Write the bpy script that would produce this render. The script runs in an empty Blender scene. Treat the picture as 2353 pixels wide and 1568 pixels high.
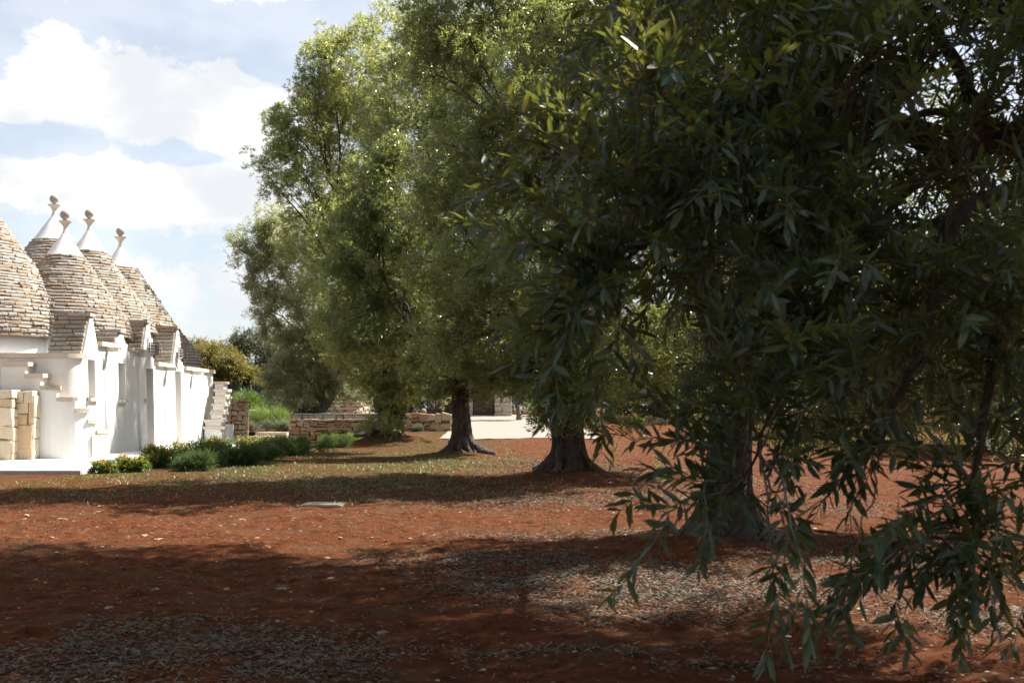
import bpy, math, random
import numpy as np
from mathutils import Vector, Matrix, noise as mnoise

R = math.radians
SC = bpy.context.scene
COL = SC.collection
F, HC, HY, CX = 2483.0, 1.2, 940.0, 1176.0      # lens in reference pixels, eye height, horizon row, centre column

# ------------------------------------------------------------------ camera
cd = bpy.data.cameras.new('camera'); cam = bpy.data.objects.new('camera', cd); COL.objects.link(cam)
cd.lens = 38.0; cd.sensor_width = 36.0; cd.shift_y = 0.0663
cd.clip_start = 0.05; cd.clip_end = 3000
cd.dof.use_dof = True; cd.dof.focus_distance = 22.0; cd.dof.aperture_fstop = 8.0
cam.location = (0, 0, HC); cam.rotation_euler = (R(90), 0, 0)
SC.camera = cam

# ------------------------------------------------------------------ light, sky, exposure
SUN_EL, SUN_AZ = 51.0, 58.0
sd = bpy.data.lights.new('sun', 'SUN'); sun = bpy.data.objects.new('sun', sd); COL.objects.link(sun)
sd.energy = 5.0; sd.angle = R(0.53); sd.color = (1.0, 0.945, 0.86)
sv = Vector((math.sin(R(SUN_AZ)) * math.cos(R(SUN_EL)), math.cos(R(SUN_AZ)) * math.cos(R(SUN_EL)), math.sin(R(SUN_EL))))
sun.location = sv * 60; sun.rotation_euler = (-sv).to_track_quat('-Z', 'Y').to_euler()
SC.view_settings.view_transform = 'Standard'; SC.view_settings.look = 'None'
SC.view_settings.exposure = 1.78; SC.view_settings.gamma = 1.0; SC.view_settings.use_curve_mapping = False
SKY_STRENGTH, CLOUD_STRENGTH = 0.053, 0.318

class NT:
    """small helper to write node trees as expressions"""
    def __init__(s, tree): s.t = tree; s.n = tree.nodes; s.l = tree.links
    def node(s, typ, **kw):
        n = s.n.new(typ)
        for k, v in kw.items(): setattr(n, k, v)
        return n
    def put(s, sock, v):
        if hasattr(v, 'links') or isinstance(v, bpy.types.NodeSocket): s.l.new(v, sock)
        else: sock.default_value = v
    def m(s, op, a, b=None, c=None, clamp=False):
        n = s.node('ShaderNodeMath', operation=op); n.use_clamp = clamp
        s.put(n.inputs[0], a)
        if b is not None: s.put(n.inputs[1], b)
        if c is not None: s.put(n.inputs[2], c)
        return n.outputs[0]
    def noise(s, vec, scale, detail=4, rough=0.55, dist=0.0):
        n = s.node('ShaderNodeTexNoise'); s.put(n.inputs['Vector'], vec)
        n.inputs['Scale'].default_value = scale; n.inputs['Detail'].default_value = detail
        n.inputs['Roughness'].default_value = rough; n.inputs['Distortion'].default_value = dist
        return n.outputs['Fac']
    def rampf(s, v, lo, hi, smooth=True):
        n = s.node('ShaderNodeMapRange', interpolation_type='SMOOTHSTEP' if smooth else 'LINEAR')
        s.put(n.inputs[0], v); s.put(n.inputs[1], lo); s.put(n.inputs[2], hi)
        return n.outputs[0]
    def mix(s, f, a, b):
        n = s.node('ShaderNodeMix', data_type='RGBA'); s.put(n.inputs[0], f)
        for sock, v in ((n.inputs[6], a), (n.inputs[7], b)):
            if isinstance(v, tuple): sock.default_value = (*v, 1) if len(v) == 3 else v
            else: s.l.new(v, sock)
        return n.outputs[2]
    def scalevec(s, vec, sx, sy, sz):
        n = s.node('ShaderNodeVectorMath', operation='MULTIPLY'); s.put(n.inputs[0], vec); n.inputs[1].default_value = (sx, sy, sz)
        return n.outputs[0]

def build_world():
    w = bpy.data.worlds.new('World'); SC.world = w; w.use_nodes = True
    t = w.node_tree; t.nodes.clear(); N = NT(t)
    out = N.node('ShaderNodeOutputWorld')
    sky = N.node('ShaderNodeTexSky', sky_type='NISHITA'); sky.sun_disc = False
    sky.sun_elevation = R(SUN_EL); sky.sun_rotation = R(SUN_AZ); sky.air_density = 1.0; sky.dust_density = 1.2; sky.ozone_density = 0.4
    tc = N.node('ShaderNodeTexCoord'); vec = tc.outputs['Generated']
    sep = N.node('ShaderNodeSeparateXYZ'); N.put(sep.inputs[0], vec)
    az = N.m('ARCTAN2', sep.outputs[0], sep.outputs[1]); el = N.m('ARCSINE', sep.outputs[2])
    n1 = N.noise(N.scalevec(vec, 1, 1, 1.5), 4.2, 8, 0.6, 0.25)
    n2 = N.noise(N.scalevec(vec, 1, 1, 1.2), 17.0, 9, 0.6, 0.3)
    dens = N.m('MULTIPLY_ADD', n2, 0.8, N.m('MULTIPLY', n1, 1.3))
    # the cumulus banks of this particular sky (azimuth, elevation, half sizes, weight)
    for a0, e0, ra, re, wt in ((-0.385, 0.270, 0.070, 0.032, .46), (-0.285, 0.258, 0.080, 0.034, .46), (-0.455, 0.246, 0.045, 0.018, .30), (-0.215, 0.250, 0.05, 0.05, .30),
                              (-0.41, 0.192, 0.10, 0.027, .46), (-0.30, 0.184, 0.080, 0.026, .44), (-0.21, 0.19, 0.06, 0.06, .30), (-0.28, 0.110, 0.09, 0.032, .34), (-0.36, 0.368, 0.25, 0.016, .36),
                              (-0.36, 0.325, 0.25, 0.012, -.14), (-0.425, 0.226, 0.035, 0.010, -.36), (-0.29, 0.219, 0.05, 0.006, -.14), (-0.42, 0.148, 0.10, 0.010, -.16)):
        qa = N.m('POWER', N.m('DIVIDE', N.m('SUBTRACT', az, a0), ra), 2.0)
        qe = N.m('POWER', N.m('DIVIDE', N.m('SUBTRACT', el, e0), re), 2.0)
        g = N.m('EXPONENT', N.m('MULTIPLY', N.m('ADD', qa, qe), -1.0))
        dens = N.m('MULTIPLY_ADD', g, wt, dens)
    cl = N.rampf(dens, 1.12, 1.30)
    hz = N.m('MULTIPLY', N.m('EXPONENT', N.m('MULTIPLY', N.m('ABSOLUTE', el), -7.0)), 0.75)
    fac = N.m('MAXIMUM', cl, hz)
    fac = N.m('MAXIMUM', fac, 0.54)
    dp = N.node('ShaderNodeVectorMath', operation='DOT_PRODUCT'); N.put(dp.inputs[0], vec); dp.inputs[1].default_value = tuple(sv)   # hazy aureole round the sun
    fac = N.m('MAXIMUM', fac, N.m('MULTIPLY', N.m('POWER', N.m('MAXIMUM', dp.outputs['Value'], 0.0), 2.5), 1.05), clamp=True)
    shade = N.rampf(N.noise(N.scalevec(vec, 1, 1, 1.8), 9.0, 6, 0.55), 0.36, 0.60)
    ccol = N.mix(shade, (0.80, 0.825, 0.86), (1.03, 1.025, 1.01))
    b1 = N.node('ShaderNodeBackground'); N.l.new(sky.outputs[0], b1.inputs[0]); b1.inputs[1].default_value = SKY_STRENGTH
    b2 = N.node('ShaderNodeBackground'); N.l.new(ccol, b2.inputs[0]); b2.inputs[1].default_value = CLOUD_STRENGTH
    mx = N.node('ShaderNodeMixShader'); N.l.new(fac, mx.inputs[0]); N.l.new(b1.outputs[0], mx.inputs[1]); N.l.new(b2.outputs[0], mx.inputs[2])
    N.l.new(mx.outputs[0], out.inputs[0])
build_world()
cy = SC.cycles
cy.max_bounces = 8; cy.diffuse_bounces = 4; cy.glossy_bounces = 2; cy.transmission_bounces = 4; cy.transparent_max_bounces = 8
cy.sample_clamp_indirect = 6.0; cy.use_denoising = True; cy.caustics_reflective = False; cy.caustics_refractive = False
SC.render.film_transparent = False

# ------------------------------------------------------------------ helpers
def px(dx, dy, D):
    return np.array([(dx - CX) * D / F, D, HC + (HY - dy) * D / F])
def tag(o, label=None, cat=None, group=None, kind=None):
    if label: o['label'] = label
    if cat: o['category'] = cat
    if group: o['group'] = group
    if kind: o['kind'] = kind
    return o
def thing(name, loc, label, cat, group=None, kind=None):
    o = bpy.data.objects.new(name, None); COL.objects.link(o); o.location = loc; o.empty_display_size = 0.2
    return tag(o, label, cat, group, kind)
def world_loc(o):
    l = Vector(o.location)
    while o.parent: o = o.parent; l += Vector(o.location)
    return l
def link(name, me, parent=None):
    o = bpy.data.objects.new(name, me); COL.objects.link(o)
    if parent: o.parent = parent
    return o
class MB:
    """collects polygons in world space, then links them as one mesh object"""
    def __init__(s): s.v = []; s.f = []
    def add(s, vs, fs):
        b = len(s.v); s.v += [tuple(map(float, v)) for v in vs]; s.f += [tuple(b + i for i in f) for f in fs]
    def box(s, x0, x1, y0, y1, z0, z1):
        s.add([(x0,y0,z0),(x1,y0,z0),(x1,y1,z0),(x0,y1,z0),(x0,y0,z1),(x1,y0,z1),(x1,y1,z1),(x0,y1,z1)],
              [(3,2,1,0),(4,5,6,7),(0,1,5,4),(1,2,6,5),(2,3,7,6),(3,0,4,7)])
    def lathe(s, cx, cy_, prof, seg=24, cap=True):
        b = len(s.v)
        for r, z in prof:
            for k in range(seg):
                a = 2*math.pi*k/seg; s.v.append((cx + r*math.cos(a), cy_ + r*math.sin(a), z))
        for i in range(len(prof)-1):
            for k in range(seg):
                k2 = (k+1) % seg; s.f.append((b+i*seg+k, b+i*seg+k2, b+(i+1)*seg+k2, b+(i+1)*seg+k))
        if cap:
            s.f.append(tuple(b+k for k in reversed(range(seg)))); s.f.append(tuple(b+(len(prof)-1)*seg+k for k in range(seg)))
    def tube(s, pts, rad, seg=7):
        pts = [Vector(p) for p in pts]; n = len(pts); b = len(s.v)
        ref = Vector((0.31, 0.17, 0.93)); 
        for i, p in enumerate(pts):
            t = (pts[min(i+1, n-1)] - pts[max(i-1, 0)])
            t = t.normalized() if t.length > 1e-9 else Vector((0,0,1))
            u = t.cross(ref); u = u.normalized() if u.length > 0.05 else t.cross(Vector((1,0,0))).normalized()
            w = t.cross(u)
            for k in range(seg):
                a = 2*math.pi*k/seg; q = p + (u*math.cos(a) + w*math.sin(a))*rad[i]; s.v.append((q.x, q.y, q.z))
        for i in range(n-1):
            for k in range(seg):
                k2 = (k+1) % seg; s.f.append((b+i*seg+k, b+i*seg+k2, b+(i+1)*seg+k2, b+(i+1)*seg+k))
        s.f.append(tuple(b+k for k in reversed(range(seg)))); s.f.append(tuple(b+(n-1)*seg+k for k in range(seg)))
    def mesh(s, name, mat, off, smooth=False, rnd=None):
        me = bpy.data.meshes.new(name)
        v = [(a[0]-off[0], a[1]-off[1], a[2]-off[2]) for a in s.v]
        me.from_pydata(v, [], s.f); me.materials.append(mat)
        if smooth: me.polygons.foreach_set('use_smooth', [True]*len(me.polygons))
        if rnd is not None:
            at = me.attributes.new('rnd', 'FLOAT', 'FACE'); at.data.foreach_set('value', np.asarray(rnd if hasattr(rnd, '__len__') else [rnd]*len(me.polygons), dtype=np.float32))
        me.update(); return me
    def build(s, name, mat, parent=None, smooth=False, rnd=None, own=False, kind=None):
        base = world_loc(parent) if parent else Vector((0,0,0))
        if own:   # origin at the piece's own middle
            c = np.mean(np.array(s.v), axis=0); off = c
        else: off = base
        o = link(name, s.mesh(name, mat, off, smooth, rnd), parent)
        if own: o.location = Vector(c) - base
        if kind: o['kind'] = kind
        return o
def fast_mesh(name, verts, tmpl, n, k, mat, off=(0,0,0), rnd=None, smooth=False):
    """n copies of a k-vertex face template"""
    me = bpy.data.meshes.new(name)
    V = (np.asarray(verts).reshape(-1, 3) - np.asarray(off)).astype(np.float32)
    sizes = [len(f) for f in tmpl]; flat = np.array([i for f in tmpl for i in f])
    loops = (flat[None, :] + (np.arange(n)*k)[:, None]).ravel().astype(np.int32)
    starts1 = np.concatenate([[0], np.cumsum(sizes)[:-1]])
    starts = (starts1[None, :] + (np.arange(n)*len(flat))[:, None]).ravel().astype(np.int32)
    me.vertices.add(len(V)); me.vertices.foreach_set('co', V.ravel())
    me.loops.add(len(loops)); me.loops.foreach_set('vertex_index', loops)
    me.polygons.add(len(starts)); me.polygons.foreach_set('loop_start', starts)
    me.materials.append(mat)
    if smooth: me.polygons.foreach_set('use_smooth', np.ones(len(starts), dtype=bool))
    me.update(calc_edges=True)
    if rnd is not None:
        at = me.attributes.new('rnd', 'FLOAT', 'FACE'); at.data.foreach_set('value', np.repeat(np.asarray(rnd, dtype=np.float32), len(tmpl)))
    return me
def nrm(a): return a/np.maximum(np.linalg.norm(a, axis=-1, keepdims=True), 1e-9)

# ------------------------------------------------------------------ materials
def material(name):
    m = bpy.data.materials.new(name); m.use_nodes = True; t = m.node_tree; t.nodes.clear(); N = NT(t)
    out = N.node('ShaderNodeOutputMaterial'); p = N.node('ShaderNodeBsdfPrincipled'); N.l.new(p.outputs[0], out.inputs[0])
    N.p = p; N.out = out
    return m, N
def bump(N, h, strength, dist):
    b = N.node('ShaderNodeBump'); b.inputs['Strength'].default_value = strength; b.inputs['Distance'].default_value = dist
    N.l.new(h, b.inputs['Height']); N.l.new(b.outputs[0], N.p.inputs['Normal'])
def geo_pos(N): return N.node('ShaderNodeNewGeometry').outputs['Position']
def rnd_attr(N):
    a = N.node('ShaderNodeAttribute', attribute_name='rnd'); o = N.node('ShaderNodeObjectInfo')
    return N.m('FRACT', N.m('ADD', a.outputs['Fac'], o.outputs['Random']))

def leaf_material(name, top, under, trans, rough=0.4, tw=0.32, var=(0.16, 0.14, 0.03), spec=0.5, varw=0.55):
    m, N = material(name)
    r = rnd_attr(N)
    geo = N.node('ShaderNodeNewGeometry')
    c1 = N.mix(geo.outputs['Backfacing'], top, under)
    c2 = N.mix(N.m('MULTIPLY', N.rampf(r, 0.45, 1.0), varw), c1, var)
    r2 = N.m('FRACT', N.m('MULTIPLY', r, 7.31))
    hsv = N.node('ShaderNodeHueSaturation'); N.l.new(c2, hsv.inputs['Color']); N.put(hsv.inputs['Value'], N.m('MULTIPLY_ADD', r2, 0.7, 0.65))
    N.l.new(hsv.outputs[0], N.p.inputs['Base Color']); N.p.inputs['Roughness'].default_value = rough
    N.p.inputs['Specular IOR Level'].default_value = spec
    tr = N.node('ShaderNodeBsdfTranslucent'); tcol = N.mix(N.m('MULTIPLY', N.rampf(r, 0.5, 1.0), 0.42), trans, (0.36, 0.25, 0.05))
    N.l.new(tcol, tr.inputs[0])
    mx = N.node('ShaderNodeMixShader'); mx.inputs[0].default_value = tw
    N.l.new(N.p.outputs[0], mx.inputs[1]); N.l.new(tr.outputs[0], mx.inputs[2]); N.l.new(mx.outputs[0], N.out.inputs[0])
    return m
M = {}
M['leaf'] = leaf_material('olive_leaf', (0.042, 0.085, 0.032), (0.105, 0.135, 0.072), (0.31, 0.36, 0.075), 0.27, 0.42, spec=.75)
M['leaf_near'] = leaf_material('olive_leaf_near', (0.015, 0.060, 0.045), (0.042, 0.078, 0.040), (0.21, 0.23, 0.035), 0.44, 0.31, var=(0.05, 0.045, 0.012), varw=0.35, spec=.5)  # teal upper side: sky reflection mixed into the base colour
M['leaf_green'] = leaf_material('sunlit_olive_leaf', (0.07, 0.125, 0.045), (0.17, 0.20, 0.11), (0.42, 0.46, 0.12), 0.32, 0.52)  # lightened olive leaf: glow of sun through the crown put into the colour
M['leaf_pale'] = leaf_material('silvery_olive_leaf', (0.17, 0.175, 0.085), (0.30, 0.30, 0.20), (0.46, 0.50, 0.25), 0.38, 0.55, var=(0.20, 0.22, 0.10))
M['leaf_dark'] = leaf_material('dark_evergreen_leaf', (0.018, 0.035, 0.018), (0.04, 0.055, 0.03), (0.05, 0.08, 0.02), 0.5, 0.25)
M['leaf_yellow'] = leaf_material('yellow_shrub_leaf', (0.12, 0.10, 0.018), (0.14, 0.12, 0.035), (0.30, 0.25, 0.04), 0.5, 0.35, var=(0.10, 0.12, 0.03))
M['leaf_bush'] = leaf_material('shrub_leaf', (0.045, 0.12, 0.018), (0.07, 0.12, 0.04), (0.14, 0.26, 0.03), 0.42, 0.33)
M['leaf_rosemary'] = leaf_material('rosemary_needle', (0.030, 0.070, 0.028), (0.06, 0.10, 0.05), (0.10, 0.17, 0.03), 0.55, 0.3, var=(0.07, 0.11, 0.02), spec=.25)
M['leaf_lavender'] = leaf_material('lavender_leaf', (0.16, 0.19, 0.12), (0.22, 0.24, 0.17), (0.18, 0.22, 0.1), 0.6, 0.25, var=(0.2, 0.19, 0.1))
M['leaf_fennel'] = leaf_material('feathery_leaf', (0.10, 0.19, 0.045), (0.12, 0.2, 0.06), (0.24, 0.36, 0.06), 0.5, 0.35)
M['grass'] = leaf_material('weed_blade', (0.085, 0.13, 0.025), (0.09, 0.13, 0.03), (0.2, 0.26, 0.04), 0.5, 0.3, var=(0.2, 0.15, 0.06))
M['petal'] = leaf_material('orange_petal', (0.75, 0.36, 0.03), (0.7, 0.36, 0.04), (0.8, 0.45, 0.05), 0.5, 0.3, var=(0.8, 0.55, 0.08))
M['litter'] = leaf_material('dry_leaf', (0.105, 0.090, 0.070), (0.145, 0.127, 0.103), (0.12, 0.1, 0.06), 0.8, 0.08, var=(0.12, 0.065, 0.035), varw=0.7, spec=.15)

def mk_white():
    m, N = material('lime_plaster'); p = geo_pos(N)
    n = N.noise(N.scalevec(p, 1, 1, 0.35), 1.8, 5); n2 = N.noise(p, 40, 4)
    c = N.mix(N.rampf(n, 0.3, 0.75), (0.62, 0.61, 0.59), (0.67, 0.66, 0.645))
    N.l.new(c, N.p.inputs['Base Color']); N.p.inputs['Roughness'].default_value = 0.85
    bump(N, N.m('MULTIPLY_ADD', n2, 0.3, N.noise(p, 6, 3)), 0.25, 0.02); return m
M['white'] = mk_white()
def mk_stone(name, a, b, c_, dark, darkness=0.5, bscale=30):
    m, N = material(name); p = geo_pos(N); r = rnd_attr(N)
    col = N.mix(N.rampf(r, 0.0, 0.55), a, b); col = N.mix(N.rampf(r, 0.6, 1.0), col, c_)
    n = N.noise(p, 9, 6, 0.65); n2 = N.noise(p, 26, 6, 0.7); n3 = N.noise(p, 2.2, 4)
    col = N.mix(N.m('MULTIPLY', N.rampf(N.m('MULTIPLY_ADD', n3, 0.5, N.m('MULTIPLY', n2, 0.6)), 0.58, 0.72), darkness), col, dark)
    col = N.mix(N.m('MULTIPLY', N.rampf(n, 0.5, 0.75), 0.35), col, tuple(min(1, x*1.35) for x in a))
    N.l.new(col, N.p.inputs['Base Color']); N.p.inputs['Roughness'].default_value = 0.9
    bump(N, N.m('MULTIPLY_ADD', n2, 0.5, N.noise(p, bscale, 5, 0.6)), 0.6, 0.025); return m
M['roof'] = mk_stone('roof_limestone', (0.35, 0.32, 0.28), (0.27, 0.235, 0.195), (0.27, 0.195, 0.13), (0.06, 0.05, 0.042), 0.8)
M['wallstone'] = mk_stone('golden_limestone', (0.56, 0.48, 0.37), (0.52, 0.43, 0.31), (0.47, 0.33, 0.20), (0.36, 0.19, 0.09), 0.45)
M['greystone'] = mk_stone('grey_limestone', (0.42, 0.39, 0.33), (0.36, 0.33, 0.28), (0.38, 0.27, 0.2), (0.14, 0.12, 0.10), 0.5)
M['trim'] = mk_stone('trim_limestone', (0.56, 0.49, 0.40), (0.50, 0.43, 0.35), (0.44, 0.36, 0.28), (0.14, 0.11, 0.08), 0.75, 45)
M['finial'] = mk_stone('weathered_finial_stone', (0.30, 0.275, 0.24), (0.30, 0.275, 0.24), (0.30, 0.275, 0.24), (0.16, 0.14, 0.12), 0.5, 60)
M['dish'] = mk_stone('cream_finial_stone', (0.56, 0.51, 0.44), (0.56, 0.51, 0.44), (0.54, 0.49, 0.42), (0.45, 0.38, 0.3), 0.3, 60)
M['mortar'] = mk_stone('dark_joint_earth', (0.15, 0.10, 0.065), (0.13, 0.09, 0.06), (0.13, 0.085, 0.055), (0.06, 0.045, 0.035), 0.5)  # dark earthy core that shows in the stone joints
def flat(name, c, rough=0.6, metal=0.0, nscale=20, nv=0.25):
    m, N = material(name); p = geo_pos(N); n = N.noise(p, nscale, 4)
    col = N.mix(n, tuple(x*(1-nv) for x in c), tuple(min(1, x*(1+nv)) for x in c))
    N.l.new(col, N.p.inputs['Base Color']); N.p.inputs['Roughness'].default_value = rough; N.p.inputs['Metallic'].default_value = metal
    bump(N, n, 0.2, 0.01); return m
M['paving'] = flat('pale_paving', (0.58, 0.567, 0.54), 0.8, 0, 3, 0.05)
M['gravel'] = flat('pale_gravel', (0.185, 0.16, 0.133), 0.95, 0, 14, 0.22)
M['wood_cream'] = flat('cream_painted_wood', (0.70, 0.62, 0.48), 0.6, 0, 8, 0.06)
M['wood_dark'] = flat('dark_brown_timber', (0.05, 0.026, 0.018), 0.6, 0, 12, 0.3)
M['wood_door'] = flat('grey_door_timber', (0.35, 0.33, 0.30), 0.6, 0, 12, 0.15)
M['iron'] = flat('dark_iron', (0.05, 0.048, 0.045), 0.5, 0.6, 30, 0.3)
M['net'] = flat('green_screen_net', (0.012, 0.028, 0.022), 0.8, 0, 60, 0.3)
M['steel'] = flat('galvanised_steel', (0.35, 0.36, 0.36), 0.4, 0.7, 30, 0.2)
M['signwhite'] = flat('white_board', (0.72, 0.70, 0.66), 0.6, 0, 20, 0.06)
M['glass'] = flat('window_glass', (0.03, 0.035, 0.04), 0.08, 0, 3, 0.1)
M['pebble'] = mk_stone('stained_pebble', (0.27, 0.19, 0.125), (0.20, 0.12, 0.07), (0.33, 0.26, 0.19), (0.10, 0.045, 0.02), 0.6, 60)
M['drain'] = flat('shaded_drain_stone', (0.115, 0.095, 0.075), 0.9, 0, 18, 0.3)  # stone colour darkened to stand in for tree shade on the cover
M['ochrestone'] = mk_stone('ochre_limestone', (0.46, 0.365, 0.25), (0.41, 0.30, 0.185), (0.36, 0.20, 0.10), (0.26, 0.12, 0.05), 0.55)
M['olive'] = flat('unripe_olive', (0.14, 0.20, 0.14), 0.35, 0, 40, 0.2)
def mk_bark():
    m, N = material('olive_bark'); p = geo_pos(N)
    n = N.noise(N.scalevec(p, 1, 1, 0.35), 14, 8, 0.7, 0.6); n2 = N.noise(p, 5, 5, 0.6)
    c = N.mix(N.rampf(n, 0.32, 0.68), (0.012, 0.008, 0.0055), (0.078, 0.055, 0.036)); c = N.mix(N.m('MULTIPLY', N.rampf(n2, 0.5, 0.7), 0.5), c, (0.060, 0.050, 0.038))
    N.l.new(c, N.p.inputs['Base Color']); N.p.inputs['Roughness'].default_value = 0.9
    v = N.node('ShaderNodeTexVoronoi'); N.l.new(N.scalevec(p, 1, 1, 0.4), v.inputs['Vector']); v.inputs['Scale'].default_value = 26
    bump(N, N.m('MULTIPLY_ADD', v.outputs['Distance'], 0.6, n), 1.0, 0.05); return m
M['bark'] = mk_bark()
M['twig'] = flat('olive_twig', (0.12, 0.10, 0.08), 0.8, 0, 40, 0.3)
M['twig_grey'] = flat('grey_twig', (0.12, 0.105, 0.09), 0.8, 0, 40, 0.3)
M['soil_dark'] = flat('turned_soil', (0.085, 0.035, 0.02), 0.95, 0, 25, 0.4)

TREES = {  # trunk foot of the trees near enough to shape the soil: x, y, mound height, mound radius
    'near': (3.4, 4.3, .12, 1.0), 'four': (1.90, 9.6, .10, .85), 'three': (1.0, 18.6, .18, 1.25), 'two': (-1.29, 27.6, .14, 1.1), 'one': (-4.06, 37.2, .35, 1.5)}
def gz(x, y):
    x = np.asarray(x, float); y = np.asarray(y, float)
    t = np.clip((y - 42.0)/30.0, 0, 1); z = 0.027*30*t
    z = z + 0.018*np.sin(x*1.3+0.7)*np.sin(y*0.9) + 0.012*np.sin(x*3.1+y*2.3) + 0.006*np.sin(x*7.7-y*6.1+1)
    for cx, cy_, h, s in TREES.values():
        z = z + h*np.exp(-(((x-cx)**2+(y-cy_)**2)/s**2))
    flatm = np.clip((-5.2 - x)/1.5, 0, 1)*np.clip((y-18)/2.5, 0, 1)
    return z*(1-flatm) + (-0.03)*flatm*np.clip((60-y)/5, 0, 1)
def gz1(x, y): return float(gz(x, y))

def mk_soil():
    m, N = material('red_earth'); p = geo_pos(N)
    n = N.noise(p, 0.55, 5, 0.6, 0.3); n2 = N.noise(p, 6, 6, 0.7); n3 = N.noise(p, 75, 6, 0.75); n4 = N.noise(N.scalevec(p, 1, 1.6, 1), 0.9, 5, 0.65)
    c = N.mix(N.rampf(n2, 0.3, 0.7), (0.054, 0.0170, 0.0068), (0.128, 0.044, 0.0180))
    c = N.mix(N.m('MULTIPLY', N.rampf(n3, 0.55, 0.8), 0.5), c, (0.15, 0.075, 0.038))
    c = N.mix(N.m('MULTIPLY', N.rampf(n4, 0.46, 0.70), 0.65), c, (0.082, 0.050, 0.028))
    # thin weedy cover in the middle distance
    sep = N.node('ShaderNodeSeparateXYZ'); N.l.new(p, sep.inputs[0])
    gy = N.m('MULTIPLY', N.rampf(sep.outputs[1], 13.5, 21), N.rampf(sep.outputs[0], 0.6, -1.6))
    c = N.mix(N.m('MULTIPLY', gy, N.rampf(n, 0.3, 0.65)), c, (0.058, 0.042, 0.016))
    N.l.new(c, N.p.inputs['Base Color']); N.p.inputs['Roughness'].default_value = 0.95; N.p.inputs['Specular IOR Level'].default_value = 0.04
    bump(N, N.m('MULTIPLY_ADD', n3, 0.5, n2), 0.9, 0.05); return m
M['soil'] = mk_soil()

# ------------------------------------------------------------------ ground sheet
def axis_lines(lo, hi, fine0, fine1, step, grow):
    a = list(np.arange(fine0, fine1, step)); s = step; v = fine1
    while v < hi: a.append(v); s *= grow; v += s
    a.append(hi); s = step; v = fine0 - step; b = []
    while v > lo: b.append(v); s *= grow; v -= s
    b.append(lo); return np.array(sorted(set(b + a)))
def build_ground():
    xs = axis_lines(-900, 900, -7, 5.5, 0.055, 1.06); ys = axis_lines(-60, 1500, 3.6, 14, 0.055, 1.03)
    X, Y = np.meshgrid(xs, ys); Z = gz(X, Y)
    rng = np.random.default_rng(4)
    near = np.clip((30 - Y)/18, 0, 1)*np.clip((Y+2)/2, 0, 1)
    Z = Z + near*(rng.normal(0, 0.0065, X.shape)) + near*0.012*np.sin(X*11+3*np.sin(Y*5))*np.sin(Y*13+2*np.sin(X*4))
    nx, ny = len(xs), len(ys); V = np.stack([X, Y, Z], -1).reshape(-1, 3)
    i = np.arange(ny-1)[:, None]*nx + np.arange(nx-1)[None, :]
    q = np.stack([i, i+1, i+nx+1, i+nx], -1).reshape(-1, 4)
    me = bpy.data.meshes.new('ground'); me.vertices.add(len(V)); me.vertices.foreach_set('co', V.astype(np.float32).ravel())
    me.loops.add(q.size); me.loops.foreach_set('vertex_index', q.astype(np.int32).ravel())
    me.polygons.add(len(q)); me.polygons.foreach_set('loop_start', (np.arange(len(q))*4).astype(np.int32))
    me.polygons.foreach_set('use_smooth', np.ones(len(q), dtype=bool)); me.materials.append(M['soil']); me.update(calc_edges=True)
    tag(link('ground', me), kind='structure')
build_ground()

def TZ(y): return 0.05 + 0.09*min(max((y-20.5)/4.5, 0), 1)     # top of the paved terrace
def build_setting():
    b = MB()      # terrace of pale paving with a low kerb edge
    edge = [(-8.15, 20.5), (-8.05, 23), (-7.7, 27), (-7.3, 31), (-7.0, 37.4)]
    n = len(edge)
    vs = []
    for x, y in edge: vs += [(-22, y, TZ(y)), (x, y, TZ(y)), (x, y, -0.25)]
    fs = []
    for i in range(n-1):
        a, c = 3*i, 3*(i+1); fs += [(a, a+1, c+1, c), (a+1, a+2, c+2, c+1)]
    vs += [(-22, 20.5, -0.25)]; fs.append((0, len(vs)-1, 2, 1))
    b.add(vs, fs); tag(b.build('terrace', M['paving']), kind='structure')
    b = MB()      # rusty stone kerb along the terrace front
    for k in range(12):
        x1 = -8.16 - k*0.9; b.box(x1-0.89, x1, 20.44, 20.497, -0.1, 0.043)
    b.box(4.6, 9.5, 60, 60.3, .3, .72); o = b.build('kerb', M['greystone']); tag(o, kind='structure')
    b = MB()      # gravel court beyond the grove
    xs = np.linspace(-2.9, 3.6, 24); ys = np.linspace(43, 73, 30)
    X, Y = np.meshgrid(xs, ys); Z = gz(X, Y) + 0.02
    Y = Y + np.where(Y < 43.5, 0.5*np.sin(X*1.1), 0)
    b.add(np.stack([X, Y, Z], -1).reshape(-1, 3), [(j*24+i, j*24+i+1, (j+1)*24+i+1, (j+1)*24+i) for j in range(29) for i in range(23)])
    tag(b.build('gravel_court', M['gravel'], smooth=True), kind='structure')
    b = MB(); b.box(-10.6, -5.2, 38.5, 46.0, -0.2, 0.40); tag(b.build('planting_bed', M['soil']), kind='structure')
    b = MB(); b.box(-22, -5.6, 46.6, 75, -0.2, 0.95); tag(b.build('upper_garden_soil', M['soil']), kind='structure')
    b = MB(); b.box(-9.2, -7.9, 37.3, 37.9, 0.0, 0.27)
    s = thing('garden_steps', (-8.5, 37.5, 0.14), 'two low stone steps between the white stair and the golden wall', 'steps')
    b.build('step', M['trim'], s, rnd=.2)
    b = MB(); b.box(-9.0, -7.9, 37.902, 38.49, 0.0, 0.40); b.build('step', M['trim'], s, rnd=.3)
build_setting()

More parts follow.
